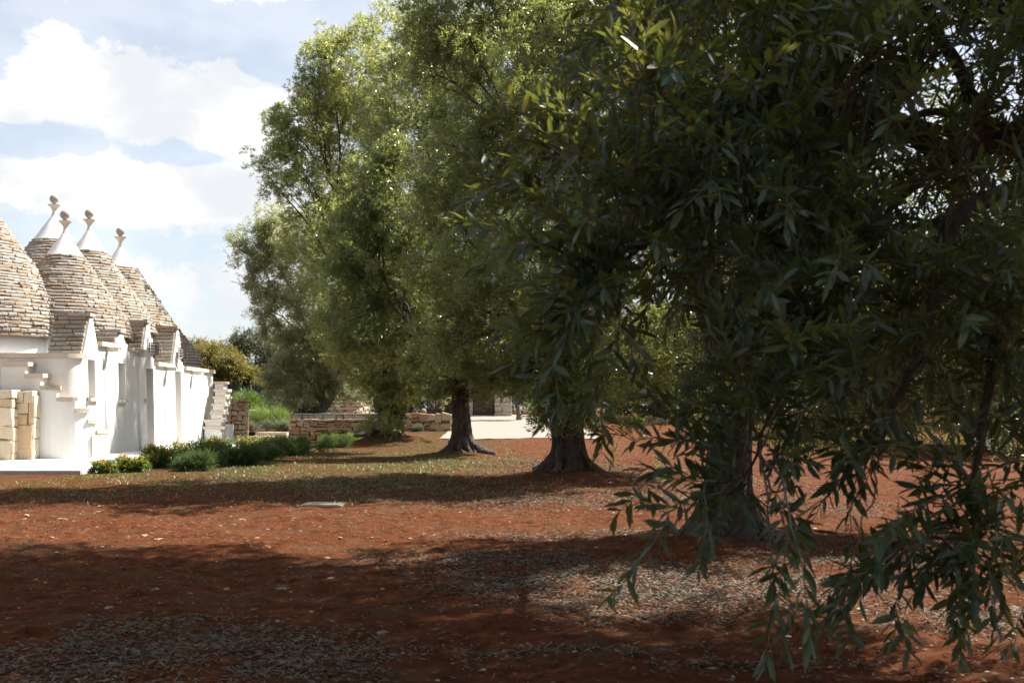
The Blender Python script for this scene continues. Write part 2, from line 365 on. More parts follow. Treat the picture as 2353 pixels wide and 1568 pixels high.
# ------------------------------------------------------------------ stonework
def stone(b, o, U, W, Z, w, h, depth, rng, jit=0.12, ch=0.18, gap=0.008, gapz=None, prs=0.12):
    """one dressed stone: o = lower left corner on the face, U along, W outward, Z up"""
    o, U, W, Z = map(np.asarray, (o, U, W, Z)); j = jit*min(w, h)
    g = gap; k = gap if gapz is None else gapz
    P = [(g, k), (w-g, k), (w-g, h-k), (g, h-k)]
    P = [(a + rng.uniform(-j, j)*.5, c + rng.uniform(-j, j)*.5) for a, c in P]
    pr = rng.uniform(-0.4, 1.0)*prs*h
    c = ch*h; cen = (w/2, h/2)
    F2 = []
    for a, d in P:
        ia = a + np.sign(cen[0]-a)*c*rng.uniform(.5, 1.3); idd = d + np.sign(cen[1]-d)*c*rng.uniform(.4, 1.2); F2.append((ia, idd))
    vs = [o + U*a + Z*d - W*depth for a, d in P] + [o + U*a + Z*d + W*(pr - 0.5*c) for a, d in P] + \
         [o + U*a + Z*d + W*(pr + rng.uniform(0.0, 0.7)*c) for a, d in F2]
    b.add(vs, [(0,1,5,4),(1,2,6,5),(2,3,7,6),(3,0,4,7),(4,5,9,8),(5,6,10,9),(6,7,11,10),(7,4,8,11),(8,9,10,11)])
def stone_layout(L, H, rh, sw, rng):
    z = 0; out = []
    while z < H - 0.02:
        h = rng.uniform(*rh); h = H - z if (H - z) < rh[0]*1.5 or z + h > H - rh[0]*0.5 else h
        x = 0
        while x < L - 0.01:
            w = rng.uniform(*sw); w = L - x if (L - x - w) < sw[0]*0.6 else w
            if h > rh[0]*1.5 and w < sw[1]*.8 and rng.uniform(0, 1) < 0.35:
                k = rng.uniform(.4, .6); out += [(x, z, w, h*k), (x, z+h*k, w, h*(1-k))]
            else: out.append((x, z, w, h))
            x += w
        z += h
    return out
def rubble_wall(name, label, p0, p1, z0, z1, thick, rh, sw, mat, seed, cat='stone wall', group=None, jit=0.35, ends=(True, True), core=True, cap=None, gap=.004):
    rng = np.random.default_rng(seed)
    p0 = np.array([*p0, 0.0]); p1 = np.array([*p1, 0.0]); L = np.linalg.norm(p1-p0); U = (p1-p0)/L; W = np.array([U[1], -U[0], 0]); Zv = np.array([0, 0, 1.0])
    root = thing(name, (*((p0+p1)/2)[:2], z0), label, cat, group)
    b = MB(); c = 0.035
    q = [p0 - W*c + U*c, p1 - W*c - U*c, p1 - W*(thick) - U*c, p0 - W*thick + U*c]
    b.add([(*v[:2], z0-0.15) for v in q] + [(*v[:2], z1-0.02) for v in q], [(0,1,5,4),(1,2,6,5),(2,3,7,6),(3,0,4,7),(4,5,6,7)])
    b.build('core', M['mortar'], root)
    for x, z, w, h in stone_layout(L, z1-z0, rh, sw, rng):
        bb = MB(); d = thick if z + h > z1 - z0 - 0.01 else 0.14
        stone(bb, p0 + U*x + Zv*(z0+z), U, W, Zv, w, h, d, rng, jit, .06, gap, None, .07)
        bb.build('stone', mat, root, rnd=float(rng.uniform()), own=True)
    for flag, p, du, dw in ((ends[0], p0 - W*thick, W, -U), (ends[1], p1, -W, U)):
        if not flag: continue
        for x, z, w, h in stone_layout(thick, z1-z0, rh, (thick*.45, thick*1.1), rng):
            if z + h > z1 - z0 - 0.01: continue
            bb = MB(); stone(bb, p + du*(x) + Zv*(z0+z), du, dw, Zv, w, h, 0.10, rng, jit, .06, gap, None, .07)
            bb.build('stone', mat, root, rnd=float(rng.uniform()), own=True)
    return root

# ------------------------------------------------------------------ the trullo house
HOUSE = thing('trullo_house', (-11.5, 29.0, 0.13), 'white trullo house with grey stone cone roofs at the edge of the grove', 'house')
GROUP_BUDGET = [300]
XF = -9.8                                           # facade plane
def lean(b):                                        # the plastered facade is thicker at its foot
    b.v = [(x + 0.055*max(0, 1 - z/2.6) if x > XF - 0.02 else x, y, z) for x, y, z in b.v]
def yd(dx): return -XF*F/(CX-dx)
def build_facade():
    rng = np.random.default_rng(11)
    z0 = 0.0; xb = XF - 0.38
    tops = [(24.9, 25.45, 2.55), (25.45, 26.75, 2.70), (26.75, 27.55, 2.86), (27.55, 28.75, 2.68), (28.75, 29.55, 2.62), (29.55, 31.2, 2.39), (31.2, 32.3, 2.5), (32.3, 35.4, 2.37)]
    opens = [(24.95, 25.38, 1.47, 2.36, 'window'), (26.88, 27.33, 1.44, 2.36, 'window'), (28.93, 29.50, 0.19, 2.31, 'door'), (31.40, 31.98, 0.17, 2.32, 'door')]
    cuts = sorted({a for t in tops for a in t[:2]} | {a for t in opens for a in t[:2]})
    b = MB()
    for y0, y1 in zip(cuts[:-1], cuts[1:]):
        top = [t[2] for t in tops if t[0] - 1e-6 <= y0 and y1 <= t[1] + 1e-6][0]
        op = [o for o in opens if o[0] - 1e-6 <= y0 and y1 <= o[1] + 1e-6]
        if op:
            if op[0][2] > 0.5: b.box(xb, XF, y0, y1, z0, op[0][2])
            b.box(xb, XF, y0, y1, op[0][3], top)
        else: b.box(xb, XF, y0, y1, z0, top)
    lean(b); b.build('wall', M['white'], HOUSE)
    for y0, y1, a, c, kind in opens:
        if kind == 'window':
            f = MB(); f.box(xb-0.03, xb+0.04, y0+.002, y1-.002, a+.002, c-.002); fo = f.build('window', M['wood_door'], HOUSE)
            g = MB(); g.box(xb+0.043, xb+0.05, y0+.06, y1-.06, a+.06, c-.06); g.build('pane', M['glass'], fo)
            s = MB(); s.box(XF-0.1, XF+0.10, y0-.05, y1+.05, a-.075, a+.004); s.build('sill', M['trim'], fo, rnd=.1)
        else:
            f = MB(); f.box(xb-0.03, xb+0.03, y0+.002, y1-.002, a, c-.002); fo = f.build('door', M['wood_door'], HOUSE)
            g = MB(); g.tube([(xb+.05, y0+.12, 1.05), (xb+.05, y0+.12, 1.2)], [.012, .012], 6); g.build('handle', M['iron'], fo)
            s = MB(); s.box(XF-0.3, XF+0.12, y0-.03, y1+.12, 0.10, a); s.build('threshold', M['trim'], fo, rnd=.25)
    # flat roof behind the parapet, back and end walls
    b = MB(); b.box(-16.5, xb-0.003, 24.75, 35.3, 2.10, 2.25)
    b.box(-16.7, -16.5, 24.75, 35.4, 0, 2.3); b.box(-16.497, xb-0.003, 35.2, 35.4, 0, 2.33)
    b.build('flat_roof', M['white'], HOUSE)
    # rain caps with spouts and the plaster ribs below them
    for (a, c, z, s0, s1) in ((25.62, 26.57, 2.70, 25.95, 26.3), (27.72, 28.82, 2.68, 28.25, 28.65), (29.72, 31.1, 2.39, 30.35, 30.85), (32.3, 35.46, 2.37, 32.85, 33.3)):
        n = max(2, int((c-a)/0.5)); w = (c-a)/n
        for k in range(n):
            q = MB(); st = (a+k*w, )
            stone(q, (XF+0.075, a+k*w, z), (0, 1, 0), (1, 0, 0), (0, 0, 1), w, 0.115, 0.45, rng, .05, .08, .002)
            q.build('cap_stone', M['trim'], HOUSE, rnd=float(rng.uniform()), own=True)
        q = MB(); ym = (s0+s1)/2; wv = 0.11
        q.box(XF-0.1, XF+0.33, ym-wv, ym+wv, z-0.10, z-0.06); q.box(XF-0.1, XF+0.33, ym-wv, ym-wv+.035, z-0.06, z-0.002); q.box(XF-0.1, XF+0.33, ym+wv-.035, ym+wv, z-0.06, z-0.002)
        q.build('spout', M['dish'], HOUSE, rnd=.2)
        q = MB(); yr = ym - 0.16
        q.tube([(XF+0.075, yr, 0.1), (XF+0.035, yr, 1.2), (XF+0.008, yr, z-0.12)], [.035, .035, .035], 8)
        q.build('drain_rib', M['white'], HOUSE, smooth=True)
    # intercom beside the first door and the two lanterns on the gables
    q = MB(); q.box(XF+0.0, XF+0.05, 28.70, 28.79, 1.34, 1.50); p_ = q.build('intercom', M['signwhite'], HOUSE)
    q = MB(); q.box(XF+0.051, XF+0.06, 28.72, 28.77, 1.40, 1.48); q.build('speaker', M['iron'], p_)
    for yl, zl in ((29.2, 2.83), (31.68, 2.84)):
        q = MB(); x0, x1, hw = XF+0.03, XF+0.21, 0.085
        for yy in (yl-hw, yl+hw):
            for xx in (x0+.01, x1): q.box(xx-.012, xx+.012, yy-.012, yy+.012, zl-.16, zl+.16)
        for zz in (-.16, -.08, 0, .08, .16):
            q.box(x0, x1+.012, yl-hw-.013, yl-hw+.011, zl+zz-.008, zl+zz+.008); q.box(x0, x1+.012, yl+hw-.011, yl+hw+.013, zl+zz-.008, zl+zz+.008); q.box(x1-.011, x1+.013, yl-hw-.01, yl+hw+.01, zl+zz-.009, zl+zz+.009)
        q.lathe(x0+.09, yl, [(.01, zl-.26), (.035, zl-.2), (.06, zl-.165)], 8)
        l = q.build('wall_lantern', M['iron'], HOUSE)
        q = MB(); q.box(x0+.03, x1-.03, yl-.05, yl+.05, zl-.13, zl+.13); q.build('lamp_glass', M['signwhite'], l)
    # gables with stepped slab roofs
    for yc, zb, za, hw, xr in ((25.2, 2.55, 3.36, 0.47, -10.62), (27.15, 2.72, 3.12, 0.5, -10.5), (29.12, 2.62, 3.52, 0.5, -10.75), (31.72, 2.48, 3.56, 0.52, -10.75)):
        q = MB(); t = 0.06
        q.add([(XF-.006, yc-hw, zb-.08), (XF-.006, yc+hw, zb-.08), (XF-.006, yc+t, za), (XF-.006, yc-t, za)] + [(xr, yc-hw, zb-.08), (xr, yc+hw, zb-.08), (xr, yc+t, za), (xr, yc-t, za)],
              [(0,1,2,3), (7,6,5,4), (0,4,5,1), (1,5,6,2), (2,6,7,3), (3,7,4,0)])
        g = q.build('gable', M['white'], HOUSE)
        nrow = max(4, int((za-zb+.1)/0.1)); hrow = (za-zb+.1)/nrow
        for side in (-1, 1):
            for r_ in range(nrow):
                zz = zb - .1 + r_*hrow; f_ = r_/nrow; yy = yc + side*(hw - (hw-t)*f_ + 0.045)
                x = XF - 0.05
                while x > xr + 0.05:
                    w = min(rng.uniform(.22, .5), x - xr); q = MB()
                    if side < 0: stone(q, (x-w, yy, zz), (1, 0, 0), (0, -1, 0), (0, 0, 1), w, hrow, 0.16, rng, .15, .15, .005)
                    else: stone(q, (x, yy, zz), (-1, 0, 0), (0, 1, 0), (0, 0, 1), w, hrow, 0.16, rng, .15, .15, .005)
                    q.build('slab', M['roof'], g, rnd=float(rng.uniform(0, 1)), own=True); x -= w
        q = MB()
        x = XF + 0.03
        while x > xr + .05:
            w = min(rng.uniform(.5, .8), x - xr); q = MB(); q.box(x-w+.004, x, yc-.16, yc+.16, za+.002, za+.075); q.build('ridge_slab', M['roof'], g, rnd=float(rng.uniform()), own=True); x -= w
build_facade()

CC = (-10.35, 24.90)                                # centre of the rounded corner
def corner(u, r):                                   # u<0 along the front, 0..90 degrees round the corner, >90 along the facade
    if u <= 0: return (CC[0]+u, CC[1]-r)
    if u <= 90: return (CC[0]+r*math.sin(R(u)), CC[1]-r*math.cos(R(u)))
    return (CC[0]+r, CC[1]+(u-90)*0.01)
def strip(b, us, ri, ro, z0, z1):
    vs = []
    for u in us:
        i, o = corner(u, ri), corner(u, ro); vs += [(*i, z0), (*o, z0), (*o, z1), (*i, z1)]
    fs = [(0, 1, 2, 3), tuple(4*(len(us)-1)+k for k in (3, 2, 1, 0))]
    for k in range(len(us)-1):
        a, c = 4*k, 4*(k+1)
        for i in range(4): fs.append((a+i, c+i, c+(i+1) % 4, a+(i+1) % 4))
    b.add(vs, [tuple(reversed(f)) for f in fs])
def urange(a, c): 
    us = [a]
    n = max(1, int(max(0, min(c, 90)-max(a, 0))/6)) if c > 0 else 1
    lo = max(a, 0)
    if a < 0 < c: us.append(0)
    if c > 0:
        hi = min(c, 90); us += [lo + (hi-lo)*k/n for k in range(1, n+1)]
    if c > 90: us.append(c)
    if c <= 0: us.append(c)
    return us
def build_front():
    rng = np.random.default_rng(12)
    b = MB(); strip(b, urange(-6, 90), 0.15, 0.549, 0, 2.36); b.build('wall', M['white'], HOUSE, smooth=False)
    us = [-6, -5.2, -4.2, -3.3, -2.4, -1.5, -.75, 0.001, 40, 74]
    for a, c in zip(us[:-1], us[1:]):
        b = MB(); strip(b, urange(a, c), .2, .615, 2.363, 2.47); b.build('parapet_cap', M['trim'], HOUSE, rnd=float(rng.uniform(.3, 1)))
    st = bpy.data.objects.new('outer_stair', None); COL.objects.link(st); st.parent = HOUSE
    steps = [(-1.02, -.36, 2.25), (-.44, -.03, 1.995), (-.10, 20, 1.73), (15, 41, 1.475), (38, 57, 1.225), (55, 71, .975), (70, 112, .735)]
    prev = None
    for k, (a, c, z) in enumerate(steps):
        b = MB()
        nxt = steps[k+1][0] if k+1 < len(steps) else c - (.03 if c < 0 else 3)
        strip(b, urange(a + (.05 if k == 0 else 0), nxt), .52, .948, 0, z-.093); b.build('stair_block', M['white'], st)
        b = MB(); strip(b, urange(a, c), .50, .985, z-.09, z); b.build('tread', M['trim'], st, rnd=float(rng.uniform(0, .5)))
    # cream service hatch under the last tread
    b = MB(); x = CC[0] + .985; b.box(x-.05, x+.0, 24.93, 25.10, .16, .60); h = b.build('service_hatch', M['wood_cream'], st)
    b = MB(); ang = R(72)
    o1, o2 = np.array(corner(62, .955)), np.array(corner(88, .955)); b.add([(*o1, .15), (*o2, .15), (*o2, .62), (*o1, .62), (*(o1*1.0+np.array([.03,-.03])), .15), (*(o2+np.array([.03,-.0])), .15), (*(o2+np.array([.03,0])), .62), (*(o1+np.array([.03,-.03])), .62)],
        [(0,1,5,4),(1,2,6,5),(2,3,7,6),(3,0,4,7),(4,5,6,7)]); b.build('hatch_door', M['wood_cream'], st)
    # pipe spout under the first cone
    b = MB(); p0 = px(134, 793, 25.4); p1 = px(148, 799, 25.05); b.tube([p0, p1], [.022, .022], 8); b.build('pipe_spout', M['iron'], HOUSE)
    # far stair rising at the end of the facade
    fs = bpy.data.objects.new('far_stair', None); COL.objects.link(fs); fs.parent = HOUSE
    rows = [(466, 511, 979.5, 34.0), (467, 512, 963.6, 34.12), (482, 515, 945.5, 34.26), (485.4, 518, 926.8, 34.4), (488, 523, 909.7, 34.55), (490, 523, 893.3, 34.75), (489.5, 517, 875.7, 35.0)]
    for k, (a, c, y, D) in enumerate(rows):
        z = HC + (HY - y - (0 if k else 0))*D/F; x0 = (a-CX)*D/F; x1 = (c-CX)*D/F; y1 = D + .55
        z -= .0
        b = MB(); zl = 0.0
        b.box(x0+.04, x1-.07, D+.04, y1, (0 if k == 0 else zprev + .002), z-.085); b.build('stair_block', M['white'], fs)
        b = MB(); b.box(x0, x1, D, y1-.01, z-.083, z); b.build('tread', M['trim'], fs, rnd=float(rng.uniform())); zprev = z
    b = MB(); b.box(-9.6, -9.12, 34.5, 35.4, 0, .72); b.build('stair_base', M['white'], fs)
build_front()

def cone(label, cx, cy_, ze, re, zp, rp, ztop, seed, singles, slope=0.67, drum0=2.1, plaster=True):
    """dry-stone cone: core, coursed stones, plaster tip, dish and ball"""
    rng = np.random.default_rng(seed)
    b = MB(); prof = []
    lin = lambda z: rp + slope*(zp-z)
    rad = lambda z: -math.log(math.exp(-9*re) + math.exp(-9*lin(z)))/9
    zs = np.linspace(ze+.02, zp, 12)
    b.lathe(cx, cy_, [(max(.02, rad(z)-.09), z) for z in zs], 40)
    rf = b.build('cone_roof', M['mortar'], HOUSE, smooth=True)
    b = MB(); b.lathe(cx, cy_, [(re-.14, drum0), (re-.14, ze+.06)], 48); b.build('drum', M['white'], rf, smooth=True)
    rest = MB(); rn = []; cand = []
    z = ze
    while z < zp - .03:
        h = rng.uniform(.074, .100); 
        if z + h > zp: h = zp - z
        r = rad(z + h*.4); n = max(6, int(2*math.pi*r/0.24)); ws = rng.uniform(.5, 1.5, n); ws = ws/ws.sum()*2*math.pi
        a = rng.uniform(0, 6.28)
        for w in ws:
            am = a + w/2; U = np.array([-math.sin(am), math.cos(am), 0]); W = np.array([math.cos(am), math.sin(am), -.30])
            wl = 2*r*math.tan(w/2); jr = rng.normal(0, .008)
            o = np.array([cx + (r+jr)*math.cos(am), cy_ + (r+jr)*math.sin(am), z + rng.normal(0, .002)]) - U*wl/2
            facing = (W[0]*(0-cx) + W[1]*(0-cy_))/math.hypot(cx, cy_)
            cand.append((facing*min(1.0, 1)*wl, o, U, W/np.linalg.norm(W), wl, h, float(rng.uniform()), (o[0]/o[1])))
            a += w
        z += h
    vis = sorted([c for c in cand if c[0] > 0.05 and c[7] > -0.486], key=lambda c: -c[0])[:singles]
    ids = {id(c) for c in vis}
    for c in cand:
        if id(c) in ids:
            q = MB(); stone(q, c[1], c[2], c[3], np.array([0, 0, 1.0]), c[4], c[5], .2, rng, .16, .24, .002, .008, .22)
            q.build('roof_stone', M['roof'], rf, rnd=c[6], own=True)
        else:
            f0 = len(rest.f); stone(rest, c[1], c[2], c[3], np.array([0, 0, 1.0]), c[4], c[5], .2, rng, .16, .24, .002, .008, .22); rn += [c[6]]*(len(rest.f)-f0)
    if rest.f: rest.build('roof_stones', M['roof'], rf, rnd=rn, kind='stuff')
    if plaster:
        zn = ztop - .61; Hn = zn - zp
        b = MB(); b.lathe(cx, cy_, [(rp+.012, zp-.012), (rp*.80, zp+Hn*.23), (rp*.63, zp+Hn*.44), (rp*.385, zp+Hn*.72), (.105, zp+Hn*.93), (.08, zn)], 36, cap=False); b.build('plaster_tip', M['white'], rf, smooth=True)
        b = MB(); b.lathe(cx, cy_, [(.082, zn-.01), (.058, zn+.07), (.047, zn+.13), (.06, zn+.18), (.105, zn+.25), (.172, zn+.305), (.176, zn+.318), (.05, zn+.335)], 28); b.build('finial_dish', M['dish'], rf)
        b = MB(); rb = .122; zc = ztop - rb
        b.lathe(cx, cy_, [(.06, zn+.336), (.045, zn+.37), (.05, zc-rb*.9)] + [(rb*math.sin(t), zc-rb*math.cos(t)) for t in np.linspace(.47, 3.13, 14)], 24); b.build('finial_ball', M['finial'], rf, smooth=True)
    return rf
cone('A', -13.44, 27.0, 2.94, 2.24, 6.05, .56, 7.3, 21, 170, .69, 2.1)
cone('B', -11.58, 28.0, 3.03, 1.66, 5.17, .455, 6.36, 22, 130)
cone('C', -11.93, 30.5, 3.35, 1.84, 5.65, .45, 6.84, 23, 0)
cone('D', -11.96, 33.0, 3.25, 1.78, 5.53, .46, 6.75, 24, 0)
cone('E', -13.13, 31.0, 3.9, 1.85, 6.03, .56, 7.35, 25, 0, .67, 2.2)
cone('F', -11.34, 36.0, 2.70, 1.06, 4.0, .12, 4.4, 26, 0, .8, 0.1, plaster=False)

# ------------------------------------------------------------------ garden walls
rubble_wall('garden_wall', 'golden rough stone wall end cut by the photo edge, nearest the camera', (-13.6, 23.35), (-10.80, 23.35), 0.08, 1.63, .5, (.24, .5), (.22, .55), M['wallstone'], 31, jit=.2)
rubble_wall('garden_wall', 'short stone pier against the white stair, beside the cut-off wall end', (-11.3, 23.62), (-10.46, 23.62), 0.08, 1.62, .32, (.22, .62), (.18, .46), M['wallstone'], 32, jit=.16)
rubble_wall('garden_wall', 'tall pinkish rubble wall standing behind the far white stair', (-9.62, 36.5), (-8.95, 36.62), 0.1, 1.54, .45, (.10, .2), (.1, .22), M['ochrestone'], 33, jit=.4, gap=.013)
rubble_wall('garden_wall', 'low golden dry stone wall behind the rosemary hedge', (-7.93, 38.4), (-4.7, 38.7), 0.0, 0.86, .5, (.12, .19), (.2, .42), M['ochrestone'], 34, jit=.45, gap=.013)
rubble_wall('garden_wall', 'long grey stone retaining wall behind the lavender bed', (-11.6, 46.05), (-5.3, 46.05), 0.35, 1.04, .5, (.17, .34), (.24, .62), M['greystone'], 35, jit=.3, gap=.013)
rubble_wall('garden_wall', 'ochre crazy stone wall glimpsed behind the second olive trunk', (-5.3, 49.5), (-2.75, 49.5), 0.05, 1.02, .5, (.2, .36), (.22, .6), M['ochrestone'], 36, jit=.5, gap=.013)
rubble_wall('stone_block', 'small pinkish stone block wall under the oleander', (-12.4, 50.0), (-11.35, 50.0), .9, 1.18, .6, (.14, .26), (.22, .5), M['wallstone'], 37, jit=.2)
def round_hut():
    rng = np.random.default_rng(38); cx, cy_, r = -9.05, 57.0, 1.72
    root = thing('stone_hut', (cx, cy_, .95), 'low round dry stone hut behind the forked young olive', 'hut')
    b = MB(); b.lathe(cx, cy_, [(r-.05, .8), (r-.12, 2.35), (.3, 2.95), (.02, 3.0)], 32); b.build('core', M['mortar'], root)
    z = .95
    while z < 2.3:
        h = rng.uniform(.14, .22); a = rng.uniform(0, 1); n = 34
        for k in range(n):
            am = a + 2*math.pi*k/n
            if math.sin(am) > .25: continue
            w = 2*r*math.tan(math.pi/n); U = np.array([-math.sin(am), math.cos(am), 0]); W = np.array([math.cos(am), math.sin(am), 0])
            q = MB(); stone(q, np.array([cx, cy_, z]) + W*r - U*w/2, U, W, np.array([0, 0, 1.]), w, h, .14, rng, .35)
            q.build('stone', M['wallstone'], root, rnd=float(rng.uniform()), own=True)
        z += h
round_hut()
def gate_house():
    g0 = 0.74; D = 70.0
    root = thing('gate_house', (-1.4, D, g0), 'pale stone gate lodge with a dark timber gate beyond the gravel court', 'gatehouse')
    rng = np.random.default_rng(39)
    b = MB(); b.box(-2.80, -2.58, D+.03, D+.6, g0-.2, g0+2.5); b.box(-1.12, -.02, D+.03, D+1.6, g0-.2, g0+2.5); b.box(-2.80, -.02, D+.04, D+.6, g0+2.502, g0+2.9); b.build('core', M['mortar'], root)
    for x0, x1, za, zb in ((-2.82, -2.57, 0, 2.5), (-1.13, 0.0, 0, 2.5), (-2.82, 0, 2.51, 2.92)):
        for x, z, w, h in stone_layout(x1-x0, zb-za, (.26, .42), (.25, .6), rng):
            q = MB(); stone(q, (x0+x, D, g0+za+z), (1, 0, 0), (0, -1, 0), (0, 0, 1), w, h, .1, rng, .15, .1); q.build('stone', M['trim'], root, rnd=float(rng.uniform(0, .6)), own=True)
    b = MB(); b.box(-2.56, -1.14, D+.3, D+.34, g0+.1, g0+.25); b.box(-2.56, -1.14, D+.3, D+.34, g0+1.9, g0+2.1); gt = b.build('gate', M['wood_dark'], root)
    for k in range(10):
        q = MB(); x = -2.55 + k*.141; q.box(x, x+.128, D+.25, D+.297, g0+.05, g0+2.25); q.build('slat', M['wood_dark'], gt, own=True)
    fr = thing('slatted_fence', (-4.3, 71, .8), 'dark brown slatted timber fence left of the gate lodge', 'fence')
    for k in range(26):
        q = MB(); x = -5.6 + k*.105; q.box(x, x+.09, 71, 71.04, .8, 2.9); q.build('slat', M['wood_dark'], fr, own=True)
    for zz in (1.1, 2.5):
        q = MB(); q.box(-5.6, -2.85, 71.045, 71.09, zz, zz+.1); q.build('rail', M['wood_dark'], fr)
gate_house()
def net_fence():
    root = thing('screen_fence', (-13, 62, .95), 'dark green netted fence with grey posts behind the oleanders', 'fence')
    b = MB(); b.box(-26, -9.5, 62, 62.03, .9, 2.55); b.build('net', M['net'], root)
    for x in (-24.5, -21, -17.5, -14.95, -11.5):
        q = MB(); q.tube([(x, 61.9, .9), (x, 61.9, 2.6)], [.03, .03], 6)
        q.tube([(x, 61.9, 1.9), (x-.32, 61.9, 1.3)], [.018, .018], 5); q.tube([(x, 61.9, 1.9), (x+.32, 61.9, 1.3)], [.018, .018], 5); q.build('post', M['steel'], root)
net_fence()

# ------------------------------------------------------------------ foliage machinery
QT = [(0, 1, 2, 3)]
FT = [(0, 2, 5), (0, 5, 1), (5, 2, 4, 6), (1, 5, 6, 3), (6, 4, 7), (3, 6, 7)]
def leaf_verts(B, D_, Nn, L, W, full, rng=None):
    D_ = nrm(D_); S = nrm(np.cross(D_, Nn)); Nn = np.cross(S, D_); L = L[:, None]; W = W[:, None]
    if not full:
        lift = Nn*W*.12
        return np.stack([B, B + D_*L*.46 + S*W*.5 + lift, B + D_*L, B + D_*L*.46 - S*W*.5 + lift], 1)
    cv = (rng.uniform(-.16, .10, len(B)))[:, None] if rng is not None else -.08
    at = lambda t: B + D_*L*t + Nn*L*cv*t*t*1.6
    up = Nn*W*.16
    return np.stack([B, at(.32)+S*W*.44+up, at(.32)-S*W*.44+up, at(.70)+S*W*.42+up, at(.70)-S*W*.42+up, at(.32), at(.70), at(1.0)], 1)
def shoot_leaves(base, d, ln, k, LL, LW, rng, up=0.8, droop=.25, ang=(30, 62)):
    """pairs of leaves along straight-ish shoots; returns leaf base, direction, normal, length, width"""
    S = len(base); d = nrm(d); ref = np.where(np.abs(d[:, 2:3]) > .9, np.array([[1., 0, 0]]), np.array([[0, 0, 1.]]))
    u = nrm(np.cross(d, ref)); v = np.cross(d, u)
    outB, outD, outN, outL, outW = [], [], [], [], []
    az0 = rng.uniform(0, 6.28, S)
    for j in range(k):
        t = (j + .6)/k; pos = base + d*(ln*t)[:, None]; pos[:, 2] -= droop*ln*t*t
        for s in (0, 1):
            az = az0 + j*math.pi/2 + s*math.pi + rng.normal(0, .3, S); a = np.radians(rng.uniform(*ang, S))*(1 - .35*t)
            p = u*np.cos(az)[:, None] + v*np.sin(az)[:, None]
            ld = nrm(d*np.cos(a)[:, None] + p*np.sin(a)[:, None] + np.array([0, 0, -droop*.5*t]))
            n = nrm(rng.normal(0, .45, (S, 3)) + np.array([0, 0, up]) + d*.25*np.cos(az)[:, None])
            outB.append(pos); outD.append(ld); outN.append(n); sc = (1 - .35*t)*rng.uniform(.75, 1.15, S)
            outL.append(LL*sc); outW.append(LW*sc*rng.uniform(.8, 1.15, S))
    return [np.concatenate(x) for x in (outB, outD, outN, outL, outW)]
def crown_shoots(lobes, n, rng, core=.30, clump=.26, upb=.35, perlobe=26):
    """shoot bases and directions over lobes (centre, radius[, flatten]); tufts leave gaps between them"""
    C = np.array([l[0] for l in lobes]); Rr = np.array([l[1] for l in lobes]); wts = Rr**2/np.sum(Rr**2)
    Bs, Ds, hubs = [], [], []
    for c, r, w in zip(C, Rr, wts):
        m = max(8, int(n*w)); k = max(7, int(perlobe*r*r)) if r > .6 else 8
        h = nrm(rng.normal(0, 1, (k, 3))); hr = r*(core + (1-core)*rng.uniform(0, 1, k)**.55); H = c + h*hr[:, None]*np.array([1, 1, .92])
        wt = rng.uniform(.3, 1.7, k); wt /= wt.sum(); idx = rng.choice(k, m, p=wt)
        off = rng.normal(0, 1, (m, 3))*(r*clump*rng.uniform(.5, 1.15, k)[idx])[:, None]
        b = H[idx] + off; out = nrm(b - c)
        Bs.append(b); Ds.append(nrm(out*.75 + nrm(off)*.45 + rng.normal(0, .45, (m, 3)) + np.array([0, 0, upb]))); hubs.append(H)
    return np.concatenate(Bs), np.concatenate(Ds), hubs
def tuft_tree():
    g = bpy.data.node_groups.new('leaf_tufts', 'GeometryNodeTree')
    g.interface.new_socket('Geometry', in_out='INPUT', socket_type='NodeSocketGeometry'); g.interface.new_socket('Geometry', in_out='OUTPUT', socket_type='NodeSocketGeometry')
    N = NT(g); gi = N.node('NodeGroupInput'); go = N.node('NodeGroupOutput'); jn = N.node('GeometryNodeJoinGeometry')
    def attr(nm, typ):
        a = N.node('GeometryNodeInputNamedAttribute', data_type=typ); a.inputs['Name'].default_value = nm; return a.outputs['Attribute']
    kd = attr('role', 'FLOAT')
    e = N.node('FunctionNodeEulerToRotation'); N.l.new(attr('rot', 'FLOAT_VECTOR'), e.inputs[0]); sc = attr('scl', 'FLOAT')
    def pick(v):
        c = N.node('FunctionNodeCompare', data_type='FLOAT', operation='EQUAL'); c.inputs['Epsilon'].default_value = .1
        N.l.new(kd, c.inputs[0]); c.inputs[1].default_value = v
        sp = N.node('GeometryNodeSeparateGeometry', domain='POINT'); N.l.new(gi.outputs[0], sp.inputs[0]); N.l.new(c.outputs[0], sp.inputs[1]); return sp.outputs[0]
    for k in (1, 2, 3):
        i = N.node('GeometryNodeInstanceOnPoints'); N.l.new(pick(float(k)), i.inputs['Points']); N.l.new(pick(-float(k)), i.inputs['Instance'])
        N.l.new(e.outputs[0], i.inputs['Rotation']); N.l.new(sc, i.inputs['Scale']); N.l.new(i.outputs[0], jn.inputs[0])
    N.l.new(jn.outputs[0], go.inputs[0]); return g
TUFTS = tuft_tree()
